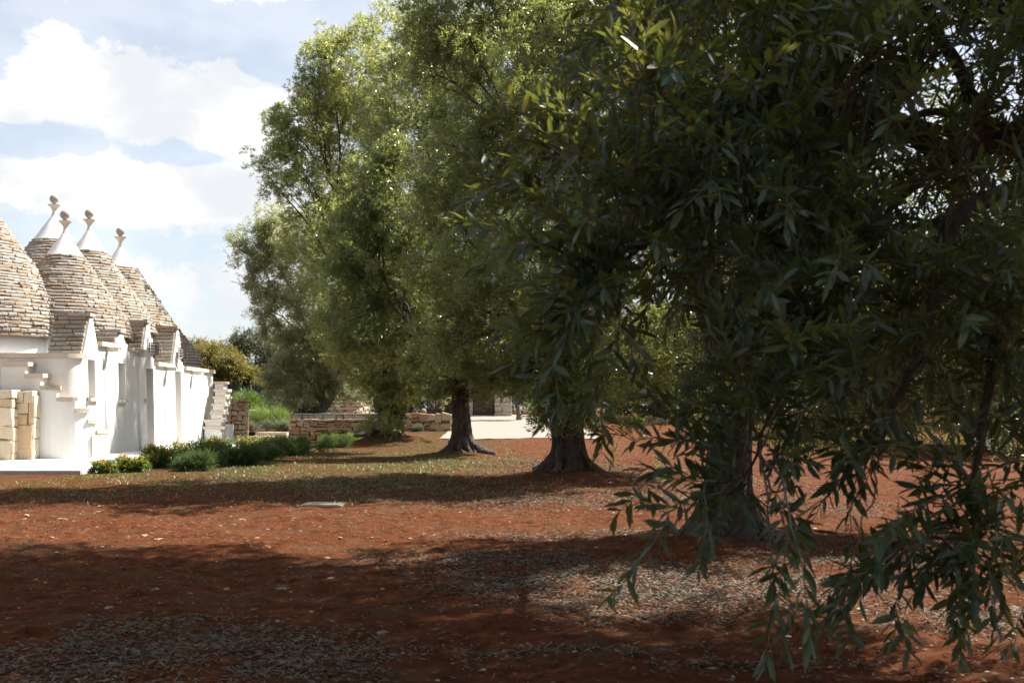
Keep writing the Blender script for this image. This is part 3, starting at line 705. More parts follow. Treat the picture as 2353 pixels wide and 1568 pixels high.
def tuft_crown(name, root, off, B, D, LL, LW, shoot, mat, rng, k=6, ns=11, full=False, droop=.2, up=.8):
    """the foliage of a crown: three leafy tufts, repeated over the points B pointing along D"""
    Vs, roles, rn, nq = [], [], [], 0; T, kv = (FT, 8) if full else (QT, 4)
    for v in (1, 2, 3):
        b = rng.normal(0, .30*shoot, (ns, 3)); d = nrm(rng.normal(0, .62, (ns, 3)) + np.array([0, 0, .75]))
        q = shoot_leaves(b, d, rng.uniform(.6, 1.25, ns)*shoot, k, LL, LW, rng, up=up, droop=droop); lv = leaf_verts(*q, full, rng)
        Vs.append(lv.reshape(-1, 3)); roles.append(np.full(lv.shape[0]*kv, -float(v))); rn.append(rng.uniform(0, .999, len(lv))); nq += len(lv)
    tv = np.concatenate(Vs); m = len(B); rn = np.concatenate(rn)
    me = fast_mesh(name, tv, T, nq, kv, mat, (0, 0, 0), rn)
    n0 = len(me.vertices); me.vertices.add(m); co = np.concatenate([tv, B - np.asarray(off)]).astype(np.float32); me.vertices.foreach_set('co', co.ravel())
    role = np.concatenate([*roles, rng.integers(1, 4, m).astype(float)]).astype(np.float32)
    D = nrm(D); eul = np.zeros((n0+m, 3), np.float32); sp = rng.uniform(0, 6.28, m)
    # turn +Z to D after a random spin about Z: R = Rz(yaw) Ry(pitch) Rz(spin), written as XYZ euler angles
    yaw = np.arctan2(D[:, 1], D[:, 0]); pit = np.arccos(np.clip(D[:, 2], -1, 1)); c1, s1, c2, s2, c3, s3 = np.cos(yaw), np.sin(yaw), np.cos(pit), np.sin(pit), np.cos(sp), np.sin(sp)
    r00 = c1*c2*c3 - s1*s3; r10 = s1*c2*c3 + c1*s3; r20 = -s2*c3; r21 = s2*s3; r22 = c2
    eul[n0:, 0] = np.arctan2(r21, r22); eul[n0:, 1] = np.arcsin(np.clip(-r20, -1, 1)); eul[n0:, 2] = np.arctan2(r10, r00)
    for nm, typ, key, val in (('role', 'FLOAT', 'value', role), ('rot', 'FLOAT_VECTOR', 'vector', eul.ravel()), ('scl', 'FLOAT', 'value', np.concatenate([np.ones(n0), rng.uniform(.75, 1.25, m)]).astype(np.float32))):
        a = me.attributes.new(nm, typ, 'POINT'); a.data.foreach_set(key, val)
    me.update(); o = link(name, me, root); md = o.modifiers.new('tufts', 'NODES'); md.node_group = TUFTS; o['kind'] = 'stuff'; return o
def lf(px_lobes, D, rad_scale=1.0):
    out = []
    for l in px_lobes:
        dd = l[3] if len(l) > 3 else 0; c = px(l[0], l[1], D) ; k = (D+dd)/D
        c = px(l[0], l[1], D+dd); out.append((c, l[2]*(D+dd)/F*rad_scale))
    return out
def limb_path(a, b, rng, sag=.3, n=7, jit=.06):
    a, b = np.asarray(a, float), np.asarray(b, float); L = np.linalg.norm(b-a)
    mid = (a+b)/2 + np.array([0, 0, sag*L*.5]) + rng.normal(0, .08*L, 3)
    t = np.linspace(0, 1, n)[:, None]; p = (1-t)**2*a + 2*t*(1-t)*mid + t*t*b
    p[1:-1] += rng.normal(0, jit*L/n*2, (n-2, 3)); return p
def trunk_mesh(b, x, y, z0, r0, h, rng, flare=1.0, lean=(0, 0), seg=56, rows=40, roots=7):
    ph = rng.uniform(0, 6.28, 8); B = len(b.v); ox = float(rng.uniform(0, 50))
    ra = np.sort(rng.uniform(0, 6.28, roots)); rw = rng.uniform(.12, .27, roots); rl = rng.uniform(.5, 1.3, roots)
    for i in range(rows+1):
        t = i/rows; z = -0.12 + (h+.12)*t**1.25
        cx = x + lean[0]*t*t + .03*math.sin(3*t+ph[0]); cy_ = y + lean[1]*t*t + .03*math.sin(2.5*t+ph[1])
        zz = max(z, 0)
        for k in range(seg):
            a = 2*math.pi*k/seg
            r = r0*(1 + .10*math.cos(2*a+ph[2]+zz) + .07*math.cos(3*a+ph[3]-1.3*zz) + .035*math.cos(9*a+ph[4]+2*zz))
            root = 0
            for q in range(roots):
                da = (a-ra[q]-.25*math.sin(q*2.1)*math.exp(-zz*3)+math.pi) % (2*math.pi) - math.pi; root += rl[q]*math.exp(-(da/rw[q])**2)
            r += r0*flare*(math.exp(-zz/.40)*.17 + math.exp(-zz/.15)*1.15*min(root, 1.7) + math.exp(-zz/.50)*.42*root)
            nv = mnoise.noise(Vector((ox + 3.2*math.cos(a)*r0*2, 3.2*math.sin(a)*r0*2, z*2.4)))*.5 + mnoise.noise(Vector((ox + 9*math.cos(a)*r0*2, 9*math.sin(a)*r0*2, z*8)))*.28
            r += r0*.20*nv*(1+2.6*math.exp(-zz/.22))
            if t > .8: r *= 1 + .25*(t-.8)
            b.v.append((cx + r*math.cos(a), cy_ + r*math.sin(a), z0 + z))
    for i in range(rows):
        for k in range(seg):
            k2 = (k+1) % seg; b.f.append((B+i*seg+k, B+i*seg+k2, B+(i+1)*seg+k2, B+(i+1)*seg+k))
    nr = int(roots + 3) if seg > 30 else 0
    top_i = (B+rows*seg)
    for q in range(nr):
        a = ra[q % roots] + rng.normal(0, .22) + (.3 if q >= roots else 0); n = 9; tt = np.linspace(0, 1, n); ln = r0*rng.uniform(1.25, 2.3)*(.55+.45*flare)
        rr_ = r0*.72 + ln*tt; aa = a + rng.normal(0, .10)*tt*2 + .08*np.sin(tt*7+q); hh = r0*1.9*(1-tt)**2.6*rng.uniform(.7, 1.2)
        P = np.stack([x + rr_*np.cos(aa), y + rr_*np.sin(aa), z0 + hh - .05*tt], 1); rad_ = (r0*.30*(1-tt)**.7 + .022)*rng.uniform(.72, 1.35, n)
        b.tube(P, rad_, 9)
    b.v.append((x+lean[0], y+lean[1], z0+h+.15)); t_ = len(b.v)-1
    for k in range(seg): b.f.append((B+rows*seg+k, B+rows*seg+(k+1) % seg, t_))
    return np.array([x+lean[0], y+lean[1], z0+h])
def olive_tree(name, label, base, r0, fork, lobes, nshoot, k, LL, LW, mat, seed, flare=1.0, lean=(0, 0), nl=4, shoot=.24, droop=.25, group='olive trees', twigs=5, sag=.3, trunk=True,
               seg=56, rows=40, core=.30, clump=.26, full=False, cat='olive tree', limbr=.5, upb=.35, perlobe=26, barkmat=None):
    rng = np.random.default_rng(seed); x, y = base[:2]; z0 = gz1(x, y) if len(base) == 2 else base[2]
    root = thing(name, (x, y, z0), label, cat, group); bk = barkmat or M['bark']
    b = MB(); top = trunk_mesh(b, x, y, z0, r0, fork, rng, flare, lean, seg, rows); b.build('trunk', bk, root, smooth=True)
    B, Dr, hubs = crown_shoots(lobes, nshoot, rng, core, clump, upb, perlobe)
    # limbs: a few main ones to clusters of lobes, the rest fork off them
    C = np.array([l[0] for l in lobes]); cent = C[rng.choice(len(C), min(nl, len(C)), replace=False)]
    for _ in range(6):
        lab = np.argmin(np.linalg.norm(C[:, None]-cent[None], axis=2), axis=1)
        cent = np.array([C[lab == i].mean(0) if np.any(lab == i) else cent[i] for i in range(len(cent))])
    for i in range(len(cent)):
        off = nrm(cent[i]-top)*r0*.35; off[2] = -.25
        p = limb_path(top+off, cent[i], rng, sag, 9); rs = .03 + (r0*limbr-.03)*(1-np.linspace(0, 1, 9))**1.5
        bb = MB(); bb.tube(p, rs, 10)
        for j in np.where(lab == i)[0]:
            s = int(rng.integers(3, 8)); q = limb_path(p[s], C[j], rng, .15, 7); rr = np.linspace(min(rs[s]*.7, .07), .014, 7); bb.tube(q, rr, 6)
            for h in hubs[j][:twigs]:
                s2 = int(rng.integers(3, 7)); w = limb_path(q[s2], h, rng, .1, 5); bb.tube(w, np.linspace(rr[s2]*.7, .004, 5), 4)
        bb.build('limb', bk, root, smooth=True)
    tuft_crown('crown', root, (x, y, z0), B, Dr, LL, LW, shoot, mat, rng, k, 11, full, droop)
    return root

# ------------------------------------------------------------------ the olive trees of the row
olive_tree('olive_tree', 'old olive with swollen rooted foot, second of the four dark trunks from the right', (0.98, 18.6), .235, 1.85,
    lf([(1060,60,135,.3),(1200,-20,160,.5),(1370,40,160,0),(1075,320,105,0),(1190,240,160,.6),(1340,290,165,-.4),(1520,180,190,0),(1120,520,120,.4),(1240,470,150,-.5),(1410,540,165,.3),
        (1080,700,100,0),(1190,720,140,.5),(1330,780,120,-.6),(1460,800,130,.2),(1620,600,190,.5),(1560,850,120,0),(1180,850,70,0),(1660,330,190,0),(1250,915,55,-.3),(1345,930,55,-.3),
        (1200,-200,180,0),(1420,-190,190,.5),(1040,-130,120,0),(1600,-120,200,0),(1300,520,150,2.0),(1450,350,150,2.2),(1250,150,150,2.2),(1350,650,150,-2.0),(1500,450,150,-2),(1300,100,150,-2.2),(1450,950,50,0),(985,60,90,.4),(1000,170,90,.6),(1010,330,80,.5),(1020,480,90,.3),(1000,620,90,.4),(1040,800,85,.2),(1120,850,60,-.3),(1290,880,90,-1.0),(1370,900,80,-.8),(1220,840,80,-.9),(1265,955,40,-.9),(1350,965,35,-.7),(1100,620,110,-1.5),(1200,650,120,-2)], 18.6),
    4200, 6, .090, .0225, M['leaf'], 3, flare=.75, lean=(-.12, 0), nl=5, shoot=.22, twigs=7, group='olive trees')
olive_tree('olive_tree', 'olive with a leaning trunk on spreading roots, third dark trunk from the right', (-1.29, 27.6), .225, 1.9,
    lf([(950,300,115,4),(1000,150,110,5),(1050,450,110,-0.6),(1000,640,110,3),(1100,300,115,0),(1150,520,110,0.6),(1150,130,115,0),(1010,840,75,-0.3),(1150,760,95,0.3),(950,500,100,2.2),(1100,850,50,0),(1100,790,60,-1.2),(1130,880,35,-0.5),(1040,770,70,-1.8),(940,760,80,3),(870,400,80,2.4),(830,520,70,2.6),(860,640,80,2.4),(800,620,60,2.8),(790,740,55,2.4),(840,770,70,2.0),(780,520,40,3)], 27.6),
    3300, 6, .105, .026, M['leaf'], 5, flare=1.05, lean=(-.12, 0), nl=5, shoot=.27, twigs=5)
olive_tree('olive_tree', 'tall green olive on the skyline whose low boughs hang to the ground', (-4.06, 37.2), .36, 1.3,
    lf([(880,870,48,-.5),(905,940,36,-.8),(868,955,30,-.9),(935,900,44,-.5),(985,850,50,0),(850,830,55,0),(800,790,60,0),(900,770,80,0),(1000,740,85,.5),(900,640,85,0),(1050,700,75,0),(820,690,65,0),(850,900,35,-.8),(890,985,22,-1.1),(1020,880,40,0),(960,600,85,0),(700,250,85,0.6),(790,160,90,0.5),(880,100,90,2.2),(690,390,75,0.3),(790,320,100,2),(720,520,80,0.6),(850,470,105,3.5),(900,640,105,0),(780,640,75,1.5),(860,790,85,0),(660,290,45,0.2),(665,330,40,0.6),(830,430,90,1.8),(860,250,90,3),(640,430,38,0.6),(720,160,42,0.6),(760,110,35,0.6)], 37.2),
    2500, 6, .13, .032, M['leaf_green'], 7, flare=1.0, nl=4, shoot=.32, twigs=4, droop=.3, upb=0.2)
olive_tree('olive_tree', 'silvery pale olive with a forked grey trunk behind the golden wall, nearest the house', (-8.5, 49.0, .93), .16, .55,
    lf([(585,560,45,0),(640,525,52,.5),(610,640,45,0),(690,580,70,0),(650,720,62,.5),(720,690,72,-.5),(690,810,56,0),(655,850,36,-.4),(760,790,66,0),(830,730,75,0),(800,870,44,-.5),(720,870,50,0),(560,600,24,0),(545,545,20,0),(620,500,30,0),(625,760,30,0),(760,560,80,0),(640,885,34,-.5),(690,905,34,-.8),(770,885,44,0),(825,895,36,.4),(720,820,60,.6),(800,800,60,0),(600,700,32,0),(630,590,45,.6)], 49.0),
    2600, 6, .115, .031, M['leaf_pale'], 8, flare=.3, nl=3, shoot=.34, twigs=4, limbr=.7, barkmat=M['twig_grey'])
olive_tree('olive_tree', 'olive with a straight dark trunk seen through the hanging near leaves', (1.90, 9.6), .185, 1.55,
    lf([(1560,-80,200,1.2),(1800,60,250,0),(1690,330,200,1.0),(1960,330,240,.5),(2160,560,240,1.2),(1780,620,210,.3),(1930,790,190,0),(1680,800,130,.6),(2080,860,170,.4),(2300,820,170,1.0),(1840,940,90,0),(1690,890,85,-.6),(1620,900,60,-.5),(1740,930,60,-.6),
        (1600,-330,280,1.5),(1950,-320,330,.5),(1400,-420,230,2.0),(1750,-620,320,1.0),(1450,-700,260,1.6),(1250,-560,200,1.5),(1900,-850,260,.8),(1100,-760,200,1.2),(1550,-420,250,-1.0),(1900,-450,280,-1.5),(1250,-800,220,-.5)], 9.6) + [(np.array(c), r) for c, r in (((.6,8.2,5.6),.9),((1.6,7.8,5.4),1.0),((2.6,7.4,5.6),1.0),((3.6,7.6,5.4),1.1),((1.2,9.2,6.4),1.0),((2.4,8.6,6.6),1.1),((3.4,8.6,6.4),1.1),((.2,9.4,5.8),.8),((3.0,6.8,4.9),.9),((2.0,6.9,4.7),.8),((4.3,8.2,5.2),.9),((-.3,8.9,6.2),.8))],
    5000, 6, .066, .0175, M['leaf_near'], 9, flare=.65, lean=(.03, 0), nl=5, shoot=.22, twigs=6, perlobe=22)

# ------------------------------------------------------------------ the near tree: trunk out of frame, boughs across the right half
def near_tree():
    rng = np.random.default_rng(17); x, y = 3.4, 4.3; z0 = gz1(x, y)
    root = thing('olive_tree', (x, y, z0), 'nearest olive, its big leafy boughs filling the right half of the picture', 'olive tree', 'olive trees')
    b = MB(); top = trunk_mesh(b, x, y, z0, .22, 1.5, rng, .8); b.build('trunk', M['bark'], root, smooth=True)
    def bough(pts, r0, r1, start=None):
        P = [px(*p) for p in pts]
        if start is not None: P = [start] + P
        P = np.array(P); n = len(P); tt = np.linspace(0, n-1, 5*(n-1)+1); Q = np.stack([np.interp(tt, np.arange(n), P[:, i]) for i in range(3)], 1)
        Q[1:-1] = .25*Q[:-2] + .5*Q[1:-1] + .25*Q[2:]; Q[1:-1] += rng.normal(0, .006, Q[1:-1].shape)
        bb = MB(); bb.tube(Q, np.linspace(r0, r1, len(Q)), 8); bb.build('limb', M['bark'], root, smooth=True); return Q
    Bq = []
    a = bough([(2640, 300, 4.2), (2352, 312, 4.0), (2275, 312, 3.95), (2170, 359, 3.9), (2102, 295, 3.8), (1967, 253, 3.7), (1765, 253, 3.5), (1560, 330, 3.3)], .085, .007, top + np.array([-.05, 0, -.1])); Bq.append(a)
    Bq.append(bough([(2275, 312, 3.95), (2199, 148, 3.9), (2115, 0, 3.8), (2010, -150, 3.7)], .030, .012))
    Bq.append(bough([(2170, 359, 3.9), (2110, 420, 3.6), (1980, 560, 3.3), (1820, 640, 3.1)], .017, .005))
    Bq.append(bough([(2280, 300, 3.95), (2160, 250, 3.8), (2050, 280, 3.7), (1940, 340, 3.5), (1800, 430, 3.2)], .018, .005))
    Bq.append(bough([(2620, 480, 4.0), (2352, 420, 3.7), (2180, 500, 3.4), (2150, 680, 3.2), (2090, 860, 3.0), (2020, 1020, 2.9)], .05, .006, top + np.array([-.05, 0, -.2])))
    Bq.append(bough([(2600, 620, 3.4), (2352, 640, 3.1), (2280, 850, 2.95), (2240, 1080, 2.85), (2230, 1280, 2.8)], .03, .004, top + np.array([-.1, -.1, -.2])))
    Bq.append(bough([(2352, 100, 4.1), (2250, -60, 4.0), (2000, -200, 3.8), (1700, -180, 3.5), (1480, -60, 3.3)], .03, .006, np.array(px(2600, 250, 4.2))))
    Bq.append(bough([(1765, 253, 3.5), (1600, 420, 3.2), (1480, 560, 2.95), (1350, 690, 2.8)], .008, .003))
    Bq.append(bough([(1980, 560, 3.3), (1850, 800, 3.0), (1760, 980, 2.9), (1700, 1120, 2.8)], .009, .003))
    allq = np.concatenate(Bq)
    # spray tips: (column, row, distance); first those that draw the outline, then the filling
    tips = [(1040,505,2.75),(1060,620,2.7),(1075,420,2.9),(1120,245,3.0),(1150,330,3.0),(1170,840,2.7),(1200,900,2.75),(1185,760,2.8),(1230,560,2.8),(1260,160,3.1),(1300,80,3.2),(1240,250,3.0),(1290,690,2.8),(1270,930,2.8),(1340,960,2.7),
            (1380,1000,2.8),(1470,1150,2.7),(1450,1090,2.8),(1395,1375,2.55),(1500,1240,2.6),(1580,1100,2.8),(1545,1010,2.9),(1600,1330,2.6),(1490,950,2.8),(1350,860,2.8),(1330,480,2.9),(1400,300,3.0),
            (1790,1380,2.6),(1850,1300,2.7),(1860,1480,2.6),(1930,1420,2.6),(1950,1250,2.8),(1980,1130,2.9),(2040,1500,2.65),(1760,1540,2.6),(1990,1340,2.7),(2100,1380,2.7),(2170,1300,2.7),(2130,1180,2.8),(2230,1410,2.6),(2290,1500,2.6),(2330,1330,2.7),
            (2300,1230,2.8),(2220,1100,2.9),(2060,1230,2.8),(1880,1160,2.9),(2350,1100,2.9),(2210,1530,2.6),(2110,1090,2.9),(2310,1420,2.7),(1800,1100,2.9),(1890,1390,2.7)]
    left = np.interp(np.linspace(-120, 1080, 200), [-120, 0, 160, 330, 560, 800, 950, 1080], [1380, 1330, 1250, 1150, 1130, 1230, 1330, 1500])
    yy = np.linspace(-120, 1080, 200)
    while len(tips) < 430:
        dx, dy = rng.uniform(1120, 2420), rng.uniform(-140, 1080)
        lx = np.interp(dy, yy, left)
        if dx < lx + 20: continue
        if dx < lx + 260 and rng.uniform() > .62: continue
        if dy > 780 and rng.uniform() > .5 - .0019*(dy-780): continue
        if dx > 1980 and dy < 560 and rng.uniform() < .45: continue
        if 1050 < dx < 1400 and dy < 90: continue
        if 1540 < dx < 1820 and dy > 880: continue
        tips.append((dx, dy, rng.uniform(2.5, 4.6)))
    for _ in range(24):
        dx, dy = rng.uniform(1800, 2420), rng.uniform(930, 1530); tips.append((dx, dy, rng.uniform(2.4, 3.1)))
    stems = MB(); LB = []
    def leafy(P, cover):
        seglen = np.concatenate([[0], np.cumsum(np.linalg.norm(np.diff(P, axis=0), axis=1))]); tot = seglen[-1]
        cover = min(tot*.92, cover); s = tot - cover; az = rng.uniform(0, 6.28)
        while s < tot:
            p = np.array([np.interp(s, seglen, P[:, k]) for k in range(3)]); p2 = np.array([np.interp(min(s+.02, tot), seglen, P[:, k]) for k in range(3)]); p1 = np.array([np.interp(s-.02, seglen, P[:, k]) for k in range(3)])
            d = (p2-p1); d /= max(np.linalg.norm(d), 1e-6); f = (s-(tot-cover))/cover
            u = np.cross(d, (0, 0, 1.)); u /= max(np.linalg.norm(u), 1e-6); v = np.cross(d, u); az += math.pi/2 + rng.normal(0, .2)
            for q in (0, math.pi):
                if rng.uniform() < .10: continue
                a = R(rng.uniform(35, 75))*(1-.45*f); pp = u*math.cos(az+q) + v*math.sin(az+q)
                ld = d*math.cos(a) + pp*math.sin(a) + rng.normal(0, .12, 3); n = rng.normal(0, .5, 3) + np.array([0, 0, .9])
                sc = (1-.25*f)*rng.uniform(.75, 1.2); LB.append((p, ld, n, .077*sc, .0195*sc*rng.uniform(.85, 1.2)))
            s += rng.uniform(.019, .029)
    for i, (dx, dy, D) in enumerate(tips):
        T = px(dx, dy, D); explicit = i < 52
        cand = allq + np.array([0, 0, 0]); dist = np.linalg.norm(cand - T, axis=1) + np.maximum(0, T[0]-cand[:, 0])*1.5
        o = cand[int(np.argsort(dist)[rng.integers(0, 6)])]; L = np.linalg.norm(T-o)
        if L < .12: o = T + np.array([.3, .1, .12]); L = .33
        hang = max(0.0, (dy-900)/600)
        mid = (o+T)/2 + np.array([rng.normal(0, .06), rng.normal(0, .06), .18*L + rng.normal(0, .05)]); mid = mid*(1-.35*hang) + .35*hang*np.array([T[0]+.06, T[1], o[2]])
        t = np.linspace(0, 1, 12)[:, None]; P = (1-t)**2*o + 2*t*(1-t)*mid + t*t*T
        P[1:-1] += rng.normal(0, .006, (10, 3))
        stems.tube(P, np.linspace(.0042 if L > .5 else .003, .0011, 12), 5)
        leafy(P, rng.uniform(.20, .34))
        tot = float(np.sum(np.linalg.norm(np.diff(P, axis=0), axis=1)))
        for q in range(0 if dy > 1080 and rng.uniform() < .35 else rng.integers(1, 3) if dy > 980 or tot < .3 else rng.integers(2, 5)):
            j = int(np.clip(11 - rng.uniform(.06, .42)/max(tot, .3)*11, 1, 10)); p0 = P[j]; d = P[j+1]-P[j-1]; d = d/np.linalg.norm(d)
            e = rng.normal(0, 1, 3); e -= d*np.dot(e, d); e /= np.linalg.norm(e); ln = rng.uniform(.10, .22); dr = d*rng.uniform(.55, .9) + e*.7 + np.array([0, 0, .12 - .3*hang]); dr /= np.linalg.norm(dr)
            tt = np.linspace(0, 1, 6)[:, None]; Q = p0 + dr*ln*tt + np.array([0, 0, -.16*ln])*tt*tt; Q[1:] += rng.normal(0, .003, (5, 3)); stems.tube(Q, np.linspace(.0022, .0009, 6), 4); leafy(Q, ln*.85)
    stems.build('twigs', M['twig_grey'], root, smooth=True, kind='stuff')
    Bv, Dv, Nv = (np.array([l[k] for l in LB]) for k in range(3)); Lv = np.array([l[3] for l in LB]); Wv = np.array([l[4] for l in LB])
    V = leaf_verts(Bv, Dv, Nv, Lv, Wv, True, rng)
    tip = Bv + nrm(Dv)*Lv[:, None]
    cen = (Bv + tip)/2; col = CX + cen[:, 0]/cen[:, 1]*F; row = HY - (cen[:, 2]-HC)/cen[:, 1]*F
    tpx = np.hypot((tip[:, 0]/tip[:, 1]-Bv[:, 0]/Bv[:, 1])*F, (tip[:, 2]/tip[:, 1]-Bv[:, 2]/Bv[:, 1]-HC*(1/tip[:, 1]-1/Bv[:, 1]))*F)
    inside = (col > 0) & (col < 2352) & (row > 0) & (row < 1568)
    order = np.argsort(-(tpx*inside/np.maximum(1, cen[:, 1])))[:300]; mask = np.ones(len(LB), bool); mask[order] = False
    rn = rng.uniform(0, .999, len(LB))
    # the largest leaves are parts of their own, sharing a few leaf meshes
    prot = []
    for k in range(6):
        pv = leaf_verts(np.zeros((1, 3)), np.array([[1., 0, 0]]), np.array([[0, 0, 1.]]), np.array([1.]), np.array([.235]), True, np.random.default_rng(k))
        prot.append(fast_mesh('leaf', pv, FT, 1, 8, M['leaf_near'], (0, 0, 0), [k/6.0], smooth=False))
    D1 = nrm(Dv); S1 = nrm(np.cross(D1, Nv)); N1 = np.cross(S1, D1)
    for i in order:
        o = link('leaf', prot[int(i) % 6], root); mt = Matrix.Identity(4); L = Lv[i]
        for c in range(3): mt[c][0] = D1[i][c]*L; mt[c][1] = -S1[i][c]*L; mt[c][2] = N1[i][c]*L; mt[c][3] = Bv[i][c] - (x, y, z0)[c]
        o.matrix_basis = mt
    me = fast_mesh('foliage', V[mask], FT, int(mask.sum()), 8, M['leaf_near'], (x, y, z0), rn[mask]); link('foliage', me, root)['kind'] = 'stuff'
    # a few olives
    pick = [(1137,645,2.72),(1135,566,2.74),(1198,592,2.75),(1330,735,2.75),(1480,900,2.7),(1230,510,2.9),(1510,640,2.8),(2235,1390,2.6),(1905,1335,2.7),(1700,440,2.9),(1620,560,2.8),(2280,745,2.9),(2330,1490,2.6)]
    for dx, dy, D in pick:
        c = px(dx, dy, D); q = MB(); q.lathe(c[0], c[1], [(.0075*math.sin(t)*(1 if t < 1.6 else .95), c[2]-.0095*math.cos(t)) for t in np.linspace(.15, 3.0, 8)], 10); q.build('olive', M['olive'], root, smooth=True, own=True)
        q = MB(); q.tube([(c[0], c[1], c[2]+.009), (c[0]+.004, c[1], c[2]+.03), (c[0]+.012, c[1]+.004, c[2]+.05)], [.0012]*3, 4); q.build('stalk', M['twig_grey'], root)
    # upper crown, above and beside the picture
    lobes = [((3.0, 4.6, 3.6), .95), ((2.2, 5.0, 3.9), .9), ((3.9, 5.2, 3.4), 1.0), ((3.2, 5.8, 4.2), 1.0), ((4.4, 4.2, 3.6), .9), ((2.5, 6.1, 4.9), .8), ((3.6, 6.6, 3.6), .9), ((4.3, 6.4, 4.3), .9), ((2.0, 5.6, 4.3), .7), ((3.9, 3.4, 3.2), .9), ((3.0, 3.4, 3.9), .9), ((1.2, 3.7, 3.25), .65), ((1.9, 4.2, 3.6), .9), ((2.5, 3.5, 3.3), .9), ((1.0, 4.6, 3.75), .75), ((2.6, 4.4, 4.4), 1.0), ((1.7, 5.1, 4.3), .9), ((3.5, 4.1, 2.9), .9), ((3.1, 2.9, 2.5), .8), ((2.0, 3.0, 2.9), .7)]
    lobes = [(np.array(c), r) for c, r in lobes]
    lobes += [(px(c, r_, D), q*D/F) for c, r_, q, D in ((1700, 90, 190, 5.2), (2330, 420, 240, 5.3), (2150, 620, 220, 5.6), (1850, 520, 200, 5.9), (2380, 760, 200, 5.2), (1950, 790, 190, 5.6), (2200, 880, 150, 5.6))]
    B, Dr, hubs = crown_shoots(lobes, 2700, rng, clump=.24)
    for c, r in lobes:
        q = MB(); q.tube(limb_path(top, c, rng, .3, 7), np.linspace(.045, .010, 7), 7); q.build('limb', M['bark'], root, smooth=True)
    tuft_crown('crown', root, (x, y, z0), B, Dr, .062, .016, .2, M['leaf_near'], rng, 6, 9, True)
near_tree()

# ------------------------------------------------------------------ background trees
def dup(root, loc, rz, label, sc=1.0, group=None):
    r = root.copy(); COL.objects.link(r); r.location = loc; r.rotation_euler = (0, 0, rz); r.scale = (sc, sc, sc); r['label'] = label
    if group: r['group'] = group
    for ch in list(root.children):
        c = ch.copy(); COL.objects.link(c); c.parent = r
    return r
def generic_lobes(x, y, z, rng, R_=2.6, h=4.2, n=16):
    out = []
    for k in range(n):
        a = rng.uniform(0, 6.28); rr = R_*math.sqrt(rng.uniform(0, 1)); zz = h*rng.uniform(.30, 1.05)
        out.append((np.array([x + rr*math.cos(a), y + rr*math.sin(a), z + zz*(1-.28*(rr/R_)**2)]), rng.uniform(.75, 1.25)))
    return out
def at(dx, D): return ((dx-CX)*D/F, D)
rg = np.random.default_rng(77)
G1 = at(1905, 46.0); G2 = at(2085, 38.0)
gA = olive_tree('olive_tree', 'broad olive with a stout ridged trunk in the back of the grove', G1, .42, 1.3, generic_lobes(*G1, 0.2, rg, 3.2, 6.2, 24), 2200, 6, .10, .03, M['leaf'], 41, nl=4, shoot=.36, twigs=3, group='olive trees in the back of the grove', seg=40, rows=24)
gB = olive_tree('olive_tree', 'round olive with a slim dark trunk in the back of the grove', G2, .24, 1.4, generic_lobes(*G2, 0, rg, 2.9, 5.6, 22), 1900, 6, .10, .03, M['leaf'], 42, nl=4, shoot=.34, twigs=3, group='olive trees in the back of the grove', seg=40, rows=24)
BACK = [(2290, 33, gB, 2.1), (2480, 29, gA, .7), (1780, 60, gB, 3.2), (2010, 62, gA, 1.9), (2200, 58, gB, .3), (1620, 62, gA, 4.4), (1500, 78, gB, 5.2), (2400, 52, gA, 2.9), (1700, 88, gA, 1.2), (1880, 84, gB, 4.0), (2080, 86, gA, 5.5), (2280, 80, gB, 1.6), (1580, 96, gB, 2.4), (1420, 96, gA, .4), (1330, 90, gB, 3.6), (2500, 74, gA, 4.9), (1240, 100, gA, 2.2), (1130, 98, gB, 0.9), (1030, 96, gA, 5.0), (940, 92, gB, 4.1)]
WORD = ['behind the white sign board', 'at the right edge of the picture', 'far back left of the stout ridged trunk', 'far back just right of the stout ridged trunk', 'far back left of the white sign board', 'far back behind the shaded green bush', 'beyond the gravel court end', 'far back at the right edge', 'in the distant row left of the stout trunk', 'in the distant row behind the stout trunk', 'in the distant row right of the stout trunk', 'in the distant row above the white sign board',
        'distant, above the shaded green bush', 'distant, between the third trunk and the shaded bush', 'distant, right of the young court tree', 'distant, cut by the right edge', 'distant, behind the young court tree', 'distant, above the gate lodge', 'distant, above the slatted fence', 'distant, behind the farthest row trunk']
for (dx, D, src, rz), w in zip(BACK, WORD):
    x, y = at(dx, D); dup(src, (x, y, gz1(x, y)), rz, 'olive ' + w, 1.0 + (0.25 if D > 70 else 0), 'olive trees in the back of the grove')
for (x, y, src, rz, w) in ((-5.5, -6.0, gB, 1.0, 'unseen shade olive added behind the viewpoint, to its left'), (3.0, -7.5, gA, 2.2, 'unseen shade olive added straight behind the viewpoint'), (-13.5, 3.0, gB, 4.0, 'unseen shade olive added left of the picture, level with the viewpoint')):  # unseen olives, added to block sky light and darken the foreground
    dup(src, (x, y, gz1(x, y)), rz, w, 1.0, 'unseen olive trees added round the viewpoint for shade')
m1 = at(1190, 63.0)
olive_tree('young_tree', 'small tree with three pale stems standing in the gravel court', m1, .15, 0.8, [(np.array([m1[0]+a, m1[1]+c, .55+z]), r) for a, c, z, r in ((0,0,2.6,.9),(-.8,.1,2.4,.7),(.8,0,2.5,.7),(0,.3,3.4,.8),(-.5,0,3.2,.7),(.6,0,3.3,.7))], 420, 5, .12, .034, M['leaf'], 44, flare=.1, nl=3, limbr=.75, shoot=.35, group=None, cat='tree', barkmat=M['twig_grey'], seg=20, rows=12)
